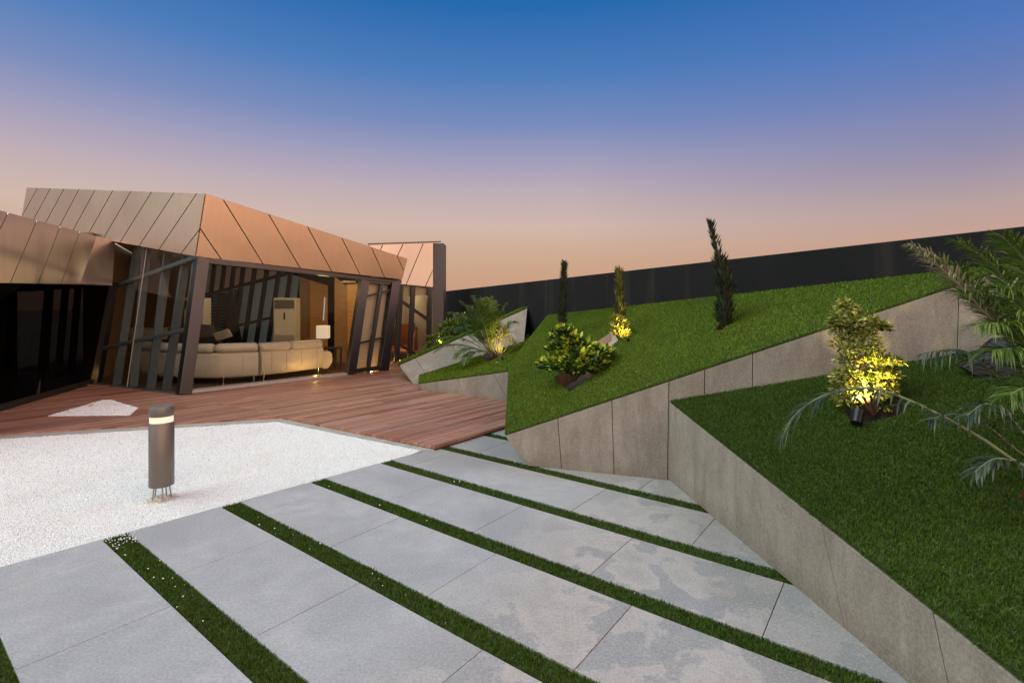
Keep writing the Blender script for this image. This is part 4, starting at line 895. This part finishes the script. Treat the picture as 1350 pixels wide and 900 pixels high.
# sideboard and screen deep in the room, left
sb = P(172, 455, 14.2); t = thing('sideboard', Vector((sb.x,sb.y,ZD)), 'long cream sideboard against the brown back wall', 'sideboard')
MB().abox(sb.x-0.75, sb.x+0.75, sb.y, sb.y+0.45, 0.72, 1.02).build('cabinet', WHITEP, t, bevel=0.01)
MB().abox(sb.x-0.78, sb.x+0.78, sb.y-0.03, sb.y+0.47, 1.022, 1.06).build('worktop', PLASTER, t, bevel=0.006)
MB().abox(sb.x-0.7, sb.x-0.1, sb.y+0.05, sb.y+0.4, ZD+0.005, 0.719).build('plinth', WOODW, t)
lamp('shelf_bulb', (sb.x-0.3, sb.y+0.1, 1.25), 3, (1.0,0.72,0.36), 0.1, parent=house)
tv = P(160, 400, 15.5); t = MB().abox(tv.x-0.55, tv.x+0.55, tv.y, tv.y+0.06, tv.z-0.42, tv.z+0.42).build('television', simple('black_screen', (0.008,0.008,0.009), 0.15), loc=tv, bevel=0.008); tag(t, 'black television on the brown wall above the sideboard', 'television')
# armchair in the rear wing
oc = PL(551,462,*rpl) - nB*1.15; t = thing('armchair', Vector((oc.x,oc.y,ZD)), 'orange leather wing armchair in the rear room', 'armchair')
mb = MB(); mb.hexa([(oc.x-0.30,oc.y-0.02,0.4),(oc.x+0.30,oc.y-0.02,0.4),(oc.x+0.30,oc.y+0.15,0.4),(oc.x-0.30,oc.y+0.15,0.4)], [(oc.x-0.24,oc.y+0.05,1.12),(oc.x+0.32,oc.y+0.05,1.16),(oc.x+0.32,oc.y+0.2,1.16),(oc.x-0.24,oc.y+0.2,1.12)]); mb.build('backrest', ORANGE, t, bevel=0.05, smooth=True)
MB().abox(oc.x-0.30, oc.x+0.30, oc.y-0.55, oc.y-0.03, 0.28, 0.47).build('seat', ORANGE, t, bevel=0.05, smooth=True)
for sx in (-0.36, 0.36): MB().hexa([(oc.x+sx-0.05,oc.y-0.52,0.28),(oc.x+sx+0.05,oc.y-0.52,0.28),(oc.x+sx+0.05,oc.y+0.1,0.28),(oc.x+sx-0.05,oc.y+0.1,0.28)], [(oc.x+sx-0.04,oc.y-0.48,0.62),(oc.x+sx+0.04,oc.y-0.48,0.62),(oc.x+sx+0.04,oc.y+0.15,1.05),(oc.x+sx-0.04,oc.y+0.15,1.05)]).build('side_wing', ORANGE, t, bevel=0.035, smooth=True)
for sx in (-0.27, 0.27):
    for sy in (-0.48, 0.08): MB().tube([(oc.x+sx,oc.y+sy,ZD+0.007),(oc.x+sx,oc.y+sy,0.29)], 0.02, 8).build('leg', DARKF, t)

# ================================================================== BOLLARD LAMP
bp = G(213,656); bx_, by_ = bp.x, bp.y; rad = 0.0915
t = thing('bollard_lamp', (bx_, by_, zg), 'brown grey cylindrical bollard lamp with a lit ring standing in the white gravel', 'bollard lamp')
MB().lathe((bx_,by_,0), [(rad-0.012,0.108),(rad-0.002,0.109),(rad,0.113),(rad,0.639),(rad-0.002,0.642),(rad-0.02,0.643)], 56).build('body', BOLL, t, smooth=True)
MB().lathe((bx_,by_,0), [(rad-0.006,0.644),(rad-0.006,0.694)], 56).build('diffuser', translucent('opal_ring', (0.85,0.82,0.78), 0.7), t, smooth=True)
MB().lathe((bx_,by_,0), [(rad-0.02,0.695),(rad-0.002,0.696),(rad,0.699),(rad,0.772),(rad-0.003,0.778),(rad-0.012,0.780)], 56).build('cap', BOLL, t, smooth=True)
MB().lathe((bx_,by_,0), [(0.030,0.652),(0.030,0.686)], 24).build('light_source', emit('bollard_tube', (1.0,0.80,0.58), 9), t)
for k in range(5):
    a = 2*math.pi*k/5+0.4; c_, s_ = math.cos(a), math.sin(a)
    MB().tube([(bx_+c_*0.055,by_+s_*0.055,0.112),(bx_+c_*0.074,by_+s_*0.074,-0.03)], 0.0055, 8).build('rod', simple('rod_steel', (0.30,0.28,0.26), 0.5, 0.5), t, smooth=True)
mound = np.array([[bx_+q*math.cos(a), by_+q*math.sin(a), zg+0.030*(1-q/0.13)] for q, a in [(0.13*math.sqrt(random.random()), random.random()*6.283) for _ in range(260)]])
MB_m = pebbles('pebble_mound', [(Vector((bx_-0.1,by_-0.1,zg+0.001)), Vector((bx_+0.1,by_-0.1,zg+0.001)), Vector((bx_,by_+0.1,zg+0.001)))], 2000, 0.0065, 'little heap of tan pebbles around the feet of the bollard lamp', extra=mound, loc=(bx_,by_,zg))
mm = bpy.data.materials.new('tan_pebbles'); MB_m.data.materials[0] = simple('tan_pebbles', (0.64,0.57,0.48), 0.8, var=0.2, scale=60)
# ================================================================== PLANTS
def leaf_set(C, D, N, L, W, r, bend=0.25, fold=0.0):
    "n leaves: base C, direction D, rough normal N, length, width -> six-vertex bent leaves"
    D = D/np.linalg.norm(D, axis=1)[:,None]; S = np.cross(D, N); S /= np.maximum(np.linalg.norm(S, axis=1)[:,None], 1e-6); U = np.cross(S, D)
    L = np.broadcast_to(L, (len(C),))[:,None]; W = np.broadcast_to(W, (len(C),))[:,None]
    tip = C + D*L - U*L*bend; m1 = C + D*L*0.38; m2 = C + D*L*0.70 - U*L*bend*0.45
    V = np.stack([C, m1 - S*W*0.5 + U*W*fold, m1 + S*W*0.5 + U*W*fold, m2 + S*W*0.36 + U*W*fold*0.7, m2 - S*W*0.36 + U*W*fold*0.7, tip], 1).reshape(-1, 3)
    i = np.arange(len(C))[:,None]*6
    return V, np.concatenate([i+1, i+2, i+3, i+4], 1), np.concatenate([np.concatenate([i, i+2, i+1], 1), np.concatenate([i+4, i+3, i+5], 1)]), r
def foliage(name, parts, m, parent):
    Vs, Qs, Ts, rq, rt = [], [], [], [], []; b = 0
    for V, Q, T, r in parts:
        Vs.append(V); Qs.append(Q+b); Ts.append(T+b); rq.append(r); rt.append(np.concatenate([r]*(len(T)//len(r)))); b += len(V)
    return np_mesh(name, np.concatenate(Vs), [np.concatenate(Qs), np.concatenate(Ts)], [m], None, np.concatenate(rq+rt), parent=parent)
def unit(n): v = rng.normal(size=(n, 3)); return v/np.linalg.norm(v, axis=1)[:,None]
def clumps(centres, n, L, W, tipbias, up=0.35, tipz=-0.05, rnd_lo=0.0, rnd_hi=1.0):
    "leaves on the skins of leaf clumps; those on the outer, upper side carry higher rnd (lighter colour)"
    parts = []
    for c, r in centres:
        d = unit(n); d[:,2] = np.abs(d[:,2])*0.9 - 0.25*rng.random(n); d /= np.linalg.norm(d, axis=1)[:,None]
        rad = r*(0.45+0.6*rng.random(n)); C = np.array(c) + d*rad[:,None]*np.array([1,1,0.85])
        D = d + np.array([0,0,up]) + 0.55*unit(n); N = unit(n)*0.7 + np.array([0,0,1.0])
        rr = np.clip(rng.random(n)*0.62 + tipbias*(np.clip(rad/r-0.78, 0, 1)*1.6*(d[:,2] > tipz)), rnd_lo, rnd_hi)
        parts.append(leaf_set(C, D, N, L*(0.6+0.7*rng.random(n)), W*(0.7+0.6*rng.random(n)), rr))
    return parts
def stems(pts_list, r0, m, parent, name='stem'):
    for p in pts_list: MB().tube(p, [r0*(1-0.6*i/(len(p)-1)) for i in range(len(p))], 7).build(name, m, parent, smooth='all')

# lime shrub on the big planter
b_ = on2(757,500); dist = b_.y; px = dist/F
t = thing('shrub', b_, 'rounded glossy shrub with lime yellow tips in the brown pit of the big lawn', 'shrub')
def at2(u, v, dy=0.0): return P(u, v, dist+dy)
cl = [((742,448),19,0),((754,456),19,.08),((766,460),19,-.05),((776,466),18,.1),((736,462),15,.05),((789,470),17,-.05),((798,466),10,.06),((760,474),19,-.16),((745,480),17,-.12),((728,480),15,0),((719,484),11,.05),((776,480),18,-.18),((788,480),13,-.08),((734,488),14,-.12),((758,486),15,-.2),((772,490),12,-.12),((750,464),18,-.05),((741,437),9,0)]
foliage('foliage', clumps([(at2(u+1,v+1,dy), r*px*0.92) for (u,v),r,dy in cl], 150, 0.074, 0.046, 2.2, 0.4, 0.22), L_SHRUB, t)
stems([[b_-UP*0.02, b_+Vector((x*0.4,0.03,0.12)), at2(u,v)] for x, u, v in ((-.2,738,478),(0.05,757,472),(0.25,778,478))], 0.018, BARK, t)

# cypresses along the back of the big lawn
def cypress(base, top, w, n, label, mat_, bare=0.0, bend=Z0):
    t = thing('cypress', base, label, 'cypress', 'slender cypresses on the big lawn')
    H = (top-base).length; mid = (base+top)/2 + bend
    path = arc([base-UP*0.03, base.lerp(mid,0.5)+bend*0.15, mid, mid.lerp(top,0.5)+bend*0.1, top], 16)
    MB().tube(path, [0.020*(1-0.85*i/16)+0.002 for i in range(17)], 7).build('trunk', BARK, t, smooth='all')
    pa = np.array([list(p) for p in path]); f = rng.random(n)**0.9
    if bare: f = f[rng.random(n) > bare*(f > 0.62)]; n = len(f)
    i = np.minimum((f*16).astype(int), 15); fr = (f*16-i)[:,None]; c = pa[i]*(1-fr) + pa[i+1]*fr
    a = rng.random(n)*2*np.pi; lump = 1 + 0.35*np.sin(f*23+a*2) + 0.2*np.sin(f*41-a*3)
    rad = w*(np.clip(f*9, 0.35, 1))*(1-f**1.3*0.8)*(0.25+0.75*np.sqrt(rng.random(n)))*lump
    out = np.stack([np.cos(a), np.sin(a), 0*a], 1); C = c + out*rad[:,None]
    D = out*0.42 + np.array([0,0,1.0]) + 0.25*unit(n); L = (0.05+0.075*rng.random(n))*(0.75+H*0.25)
    p1 = leaf_set(C, D, out+0.3*unit(n), L, 0.016, rng.random(n), bend=-0.06)
    foliage('foliage', [p1], mat_, t)
    return t
cb1 = on2(740,452); cypress(cb1, P(744,350,cb1.y+0.1), 0.056, 1500, 'thin dark cypress directly behind the lime shrub', L_CYP)
cb2 = on2(817,446); cypress(cb2, P(816,359,cb2.y), 0.064, 1500, 'slender cypress lit yellow at its foot by a ground light', L_CYPY)
cb3 = on2(955,430); cypress(cb3, P(936.5,297,cb3.y), 0.080, 2700, 'tallest dark cypress, leaning, its bare tip above the black wall', L_CYP, bare=0.86, bend=Vector((0.06,0,0.0)))
# croton at the foot of the lit cypress
cp = on2(817,447); t = thing('small_plant', cp, 'small yellow lit plant in the beige pit at the foot of a cypress', 'plant')
foliage('foliage', clumps([(P(u,v,cp.y-0.06), r*cp.y/F) for (u,v),r in [((815,441),8),((820,436),8),((813,430),7),((818,424),6),((812,420),4),((822,443),7)]], 60, 0.06, 0.028, 1.0, 0.6), L_CROT, t)
stems([[cp-UP*0.02, P(u,v,cp.y-0.05)] for u, v in ((813,428),(818,424),(821,438))], 0.006, BARK, t)

# variegated column shrub on the near planter
sb_ = on1(1150,543); ds = sb_.y + 0.04; ps = ds/F
t = thing('shrub', sb_, 'upright variegated shrub lit yellow by a black spotlight on the dark turf', 'shrub')
cl = [((1114,403),9),((1112,412),12),((1122,415),12),((1107,424),13),((1121,428),16),((1135,430),15),((1146,424),9),((1158,430),8),((1166,434),6),((1110,440),15),((1126,444),18),((1142,446),15),((1113,458),16),((1131,462),18),((1148,462),14),((1118,478),16),((1136,480),19),((1155,476),14),((1170,478),9),((1182,478),7),((1116,496),17),((1136,500),20),((1157,498),16),((1172,496),11),((1113,515),16),((1132,520),19),((1154,520),18),((1171,514),11),((1120,534),15),((1140,540),17),((1160,536),16),((1177,538),9),((1112,528),12),((1104,500),8),((1100,428),7)]
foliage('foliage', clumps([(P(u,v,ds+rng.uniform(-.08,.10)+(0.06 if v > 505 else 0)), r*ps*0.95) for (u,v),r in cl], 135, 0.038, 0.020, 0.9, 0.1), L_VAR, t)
stems([[sb_-UP*0.02, P(1138,500,ds), P(1126,450,ds), P(1115,408,ds)], [sb_+Vector((0.03,0.02,-0.02)), P(1155,510,ds), P(1168,480,ds)], [sb_-UP*0.02, P(1120,505,ds), P(1112,470,ds)]], 0.014, BARK, t)
def spotlight(base, aim, power, label, spot=70, scale=1.0, col=YEL):
    t = thing('spotlight', base, label, 'spotlight', None); d = (Vector(aim)-Vector(base)); d.normalize()
    c = Vector(base)+UP*0.055*scale
    MB().tube([Vector(base)-UP*0.03, c], 0.008*scale, 8).build('stake', BLACK, t)
    k = [c-d*0.05*scale, c-d*0.045*scale, c+d*0.055*scale, c+d*0.06*scale, c+d*0.045*scale]
    MB().tube(k, [0.030*scale,0.038*scale,0.042*scale,0.038*scale,0.034*scale], 20).build('lamp_head', simple('black_lamp_metal', (0.012,0.012,0.014), 0.35, 0.4), t, smooth=True)
    MB().tube([c+d*0.046*scale, c+d*0.048*scale], [0.033*scale]*2, 20).build('lens', LAMPGLOW, t)
    lamp('bulb', c+d*(0.062*scale+0.012), power, col, 0.02, 'SPOT', aim, spot, t); return t
sp0 = on1(1133,551) + UP*0.02; sp0 = on1(1130,563) + UP*0.012
spotlight(sp0, P(1141,500,ds), 120, 'black ground spotlight shining up into the variegated shrub', 66, 0.95)
s2 = on2(822,449)+Vector((0.02,-0.16,0.0)); spotlight(s2, P(816,425,cb2.y), 18, 'small spotlight in the beige pit below the lit cypress', 80, 0.5)

# feathery palms
def frond(path, nleaf, ll, lw, m, mr, parent, droop=0.5, spread=0.9, start=0.15, r0=0.007, hang=0.0, side_=None, rl=0.0):
    path = arc([Vector(p) for p in path], 26); pa = np.array([list(p) for p in path])
    o = MB().tube(path, [r0*(1-0.8*i/26)+0.0008 for i in range(27)], 6).build('frond', mr, parent, smooth='all')
    f = np.linspace(start, 0.995, nleaf); f = np.clip(np.repeat(f, 2) + rng.normal(size=nleaf*2)*0.004, 0, 0.999); sg = np.tile([1.0, -1.0], nleaf)
    i = np.minimum((f*26).astype(int), 25); fr = (f*26-i)[:,None]; C = pa[i]*(1-fr) + pa[i+1]*fr; T = pa[i+1]-pa[i]; T /= np.linalg.norm(T, axis=1)[:,None]
    up = np.array([0,0,1.0]); S = np.cross(T, up); S /= np.maximum(np.linalg.norm(S, axis=1)[:,None], 1e-5)
    U = np.cross(S, T)
    taper = np.sin(np.clip((f-start)/(1-start), 0, 1)**0.75*np.pi*0.92+0.16); L = ll*(0.35+0.65*taper)*(0.85+0.3*rng.random(len(f)))
    D = S*sg[:,None]*spread + T*(0.55+0.5*f[:,None]) + U*0.18 - up*hang + 0.20*unit(len(f))
    D /= np.linalg.norm(D, axis=1)[:,None]; N = np.cross(D, S*sg[:,None]); N = U + 0.25*unit(len(f))
    # each leaflet: three segments that droop
    Sd = np.cross(D, N); Sd /= np.linalg.norm(Sd, axis=1)[:,None]; W = lw*(0.6+0.5*taper)[:,None]; Lc = L[:,None]; dr = droop*(0.25+1.1*rng.random(len(f)))[:,None]
    k0 = C; k1 = C + D*Lc*0.35 - up*Lc*dr*0.06; k2 = C + D*Lc*0.70 - up*Lc*dr*0.30; k3 = C + D*Lc*0.96 - up*Lc*dr*0.72
    V = np.stack([k0-Sd*W*0.25, k0+Sd*W*0.25, k1-Sd*W*0.5, k1+Sd*W*0.5, k2-Sd*W*0.38, k2+Sd*W*0.38, k3], 1).reshape(-1, 3); b = np.arange(len(f))[:,None]*7
    Q = np.concatenate([np.concatenate([b, b+1, b+3, b+2], 1), np.concatenate([b+2, b+3, b+5, b+4], 1)]); Tt = np.concatenate([b+4, b+5, b+6], 1); r = np.clip(rng.random(len(f))*0.8 + 0.2*f + rl, 0, 1)
    ch = np_mesh('leaflets', V, [Q, Tt], [m], None, np.concatenate([r, r, r]), parent=o)
    return o
# palm on the small planter
pb = on3(648,472); dp = pb.y; t = thing('palm', pb, 'feathery green palm on the low planter beside the deck', 'palm')
MB().tube([pb-UP*0.03, pb+UP*0.05, pb+UP*0.12], [0.05,0.06,0.035], 9).build('trunk', BARK, t, smooth='all')
tips = [((628,398),0,.0),((618,404),.25,.06),((640,404),-.2,.02),((650,399),.2,.0),((667,402),0,.12),((601,420),-.1,.12),((589,432),.2,.10),((584,446),-.2,.14),((575,462),-.15,.20),((601,470),-.35,.20),((612,476),-.45,.16),((606,432),.4,.06),((632,410),-.45,.04),((658,412),-.35,.10),((633,420),.5,.0),((622,440),-.5,.1),((678,425),.3,.15),((612,414),-.2,.05),((624,392),.1,.0),((608,398),-.1,.05),((645,394),.1,.02),((630,402),-.2,.03),((595,412),.1,.10),((636,395),.2,0),((616,428),-.3,.06),((646,418),-.25,.05)]
for (u, v), dy, dz in tips:
    tp1 = P(u, v, dp+dy); b0_ = pb + UP*0.08; m1 = b0_.lerp(tp1, 0.45) + UP*(0.07+0.10*dz*3); m2 = b0_.lerp(tp1, 0.8) + UP*(0.05+dz*0.35)
    frond([b0_, m1, m2, tp1], 64, 0.24, 0.015, L_PALM, RACH, t, droop=0.55, spread=0.75, start=0.22, r0=0.008)
# yellow croton beside it
yb = on3(659,470); t = thing('small_plant', yb, 'many stemmed yellow plant lit beside the feathery palm', 'plant')
tp2 = [(655,432),(660,438),(664,445),(668,441),(650,446),(646,452),(672,452),(657,447),(652,441),(663,434),(682,455)]
stems([[yb-UP*0.02+Vector((rng.uniform(-.04,.04),rng.uniform(-.04,.04),0)), P((u+659)/2-1,(v+474)/2,yb.y-0.03), P(u,v,yb.y+rng.uniform(-.1,.1))] for u, v in tp2], 0.006, simple('pale_stem', (0.42,0.36,0.14), 0.6), t)
foliage('foliage', clumps([(P(u,v,yb.y+rng.uniform(-.06,.06)), 0.06) for u, v in tp2], 30, 0.09, 0.026, 1.0, 0.5), L_CROT, t)
s3 = on3(662,474)+Vector((0.0,-0.10,0.01)); spotlight(s3, P(658,445,yb.y), 34, 'small spotlight in the turf below the yellow plant', 70, 0.5)
# hedge shrubs behind the back planter ridge
def hedge(cl, Y, n, label, tip=0.7):
    bb = P(cl[0][0][0], cl[0][0][1]+14, Y); t = thing('shrub', bb, label, 'shrub', 'shrubs on the back planter')
    foliage('foliage', clumps([(P(u,v,Y+rng.uniform(-.15,.15)), r*Y/F) for (u,v),r in cl], n, 0.085, 0.046, tip, 0.3), L_HEDGE, t)
    stems([[P(u,v+16,Y), P(u,v,Y)] for (u,v),r in cl[::3]], 0.018, BARK, t)
hedge([((580,440),11),((573,447),8),((576,456),8),((572,464),7),((586,434),8),((588,446),8),((568,456),6)], 11.9, 80, 'dark leafy shrub with an orange lit stem next to the rear glass wall')
hedge([((600,432),11),((592,430),9),((610,426),10),((606,420),8),((598,442),9),((614,434),9)], 12.1, 80, 'leafy shrub with lime tips in the middle of the back planter', 1.0)
hedge([((620,428),10),((630,424),10),((626,434),10),((640,420),9),((636,430),9)], 12.2, 70, 'leafy shrub behind the palm on the back planter')
s4 = P(582,455,11.7); spotlight(s4, P(581,446,11.9), 40, 'small spotlight under the shrub nearest the rear glass wall', 80, 0.5)

# large palm leaning in from the right
pr = on1(1383,640); t = thing('palm', pr, 'large feathery palm leaning in at the right edge of the near planter', 'palm')
MB().tube([pr-UP*0.04, pr+UP*0.06, pr+UP*0.16], [0.07,0.075,0.045], 10).build('trunk', BARK, t, smooth='all')
c_ = pr + UP*0.12; yp = pr.y
def fr(pts, *a, **k): return frond([c_]+[P(*p) for p in pts], *a, parent=t, **k)
fr([(1345,470,2.75),(1290,402,2.72),(1240,352,2.70),(1204,326,2.70)], 130, 0.17, 0.009, L_PALMP, RACHP, droop=0.75, spread=0.42, start=0.30, r0=0.011)
fr([(1350,470,2.9),(1305,408,2.9),(1268,362,2.9),(1226,336,2.9)], 110, 0.19, 0.009, L_PALM, RACH, droop=0.7, spread=0.6, start=0.3, r0=0.009)
fr([(1362,470,3.0),(1338,400,3.0),(1312,352,3.0),(1264,318,3.0)], 100, 0.21, 0.010, L_PALM, RACH, droop=0.6, spread=0.8, start=0.28, r0=0.009)
fr([(1385,480,2.6),(1375,400,2.6),(1352,345,2.6),(1322,312,2.6)], 100, 0.23, 0.010, L_PALM, RACH, droop=0.6, spread=0.8, start=0.28, r0=0.009)
fr([(1372,520,2.5),(1352,455,2.5),(1325,428,2.48),(1288,428,2.46)], 80, 0.20, 0.010, L_PALM, RACH, droop=0.9, spread=0.85, start=0.30, r0=0.009, rl=0.1)
fr([(1375,540,2.45),(1360,490,2.45),(1335,462,2.42),(1308,462,2.40)], 80, 0.19, 0.010, L_PALM, RACH, droop=0.9, spread=0.85, start=0.3, r0=0.009)
fr([(1385,560,2.35),(1372,530,2.33),(1352,512,2.3),(1332,520,2.28)], 70, 0.17, 0.010, L_PALM, RACH, droop=0.9, spread=0.85, start=0.3, r0=0.009)
fr([(1345,535,2.75),(1310,492,2.75),(1268,461,2.75),(1212,466,2.75)], 40, 0.15, 0.009, L_PALMD, RACH, droop=1.0, spread=0.9, start=0.35, r0=0.006, hang=0.35)
fr([(1352,615,2.30),(1290,575,2.34),(1215,535,2.42),(1150,512,2.48),(1090,520,2.54),(1050,545,2.58),(1030,578,2.6)], 52, 0.15, 0.012, L_PALMD, RACH, droop=0.9, spread=0.9, start=0.30, r0=0.009)
fr([(1350,600,2.5),(1300,560,2.5),(1262,546,2.5),(1225,552,2.5)], 26, 0.14, 0.012, L_PALMD, RACH, droop=0.8, spread=0.8, start=0.35, r0=0.006)
fr([(1365,590,2.3),(1330,548,2.3),(1300,532,2.3),(1275,548,2.3)], 26, 0.14, 0.012, L_PALMD, RACH, droop=0.9, spread=0.8, start=0.3, r0=0.006)
fr([(1380,640,2.2),(1340,610,2.2),(1310,605,2.2),(1285,622,2.2)], 24, 0.14, 0.013, L_PALMD, RACH, droop=0.8, spread=0.8, start=0.3, r0=0.006)
fr([(1430,520,2.6),(1440,420,2.6),(1430,350,2.6),(1390,310,2.6)], 50, 0.2, 0.013, L_PALM, RACH, droop=0.6, spread=0.8, start=0.28, r0=0.009)
fr([(1450,560,2.4),(1480,500,2.4),(1500,480,2.4),(1530,500,2.4)], 40, 0.2, 0.013, L_PALM, RACH, droop=0.7, spread=0.8, start=0.28, r0=0.009)

# fallen leaves and a scrap of paper
def scrap(p, s, m, label, nm, cat):
    mb = MB(); a = random.random()*6; x = Vector((math.cos(a), math.sin(a), 0.1))*s; y = Vector((-math.sin(a), math.cos(a), 0.15))*s*0.55
    n = UP*0.0015; q = [p-x, p-y*0.9+UP*s*0.1, p+x+UP*s*0.25, p+y+UP*s*0.15]; mb.hexa(q, [k+n for k in q])
    tag(mb.build(nm, m, loc=p), label, cat)
pl_ = G(118.5,509,ZD)+UP*0.02; scrap(pl_, 0.075, YLEAF, 'yellow fallen leaf on the deck by the brown junction post', 'fallen_leaf', 'leaf')
pl_ = G(120,536,ZD)+UP*0.022; scrap(pl_, 0.05, YLEAF, 'yellow fallen leaf on the small gravel triangle', 'fallen_leaf', 'leaf')
pl_ = on3(655,480)+UP*0.03; scrap(pl_, 0.03, WHITEP, 'white scrap of paper on the turf below the palm', 'paper_scrap', 'scrap')
pl_ = PL(412,494.5,*FP)-nR*0.12; pl_.z = ZD+0.02; scrap(pl_, 0.07, WHITEP, 'white folded paper on the floor inside the front glass', 'paper_scrap', 'scrap')

fr([(1372,500,2.7),(1340,440,2.7),(1300,395,2.7),(1262,384,2.7)], 80, 0.19, 0.010, L_PALM, RACH, droop=0.8, spread=0.8, start=0.28, r0=0.009)
fr([(1380,510,2.55),(1366,440,2.55),(1345,395,2.55),(1315,378,2.55)], 80, 0.21, 0.010, L_PALM, RACH, droop=0.8, spread=0.8, start=0.28, r0=0.009, rl=0.15)
fr([(1395,540,2.45),(1392,470,2.45),(1378,425,2.45),(1345,410,2.45)], 80, 0.21, 0.010, L_PALM, RACH, droop=0.8, spread=0.8, start=0.25, r0=0.009, rl=0.1)
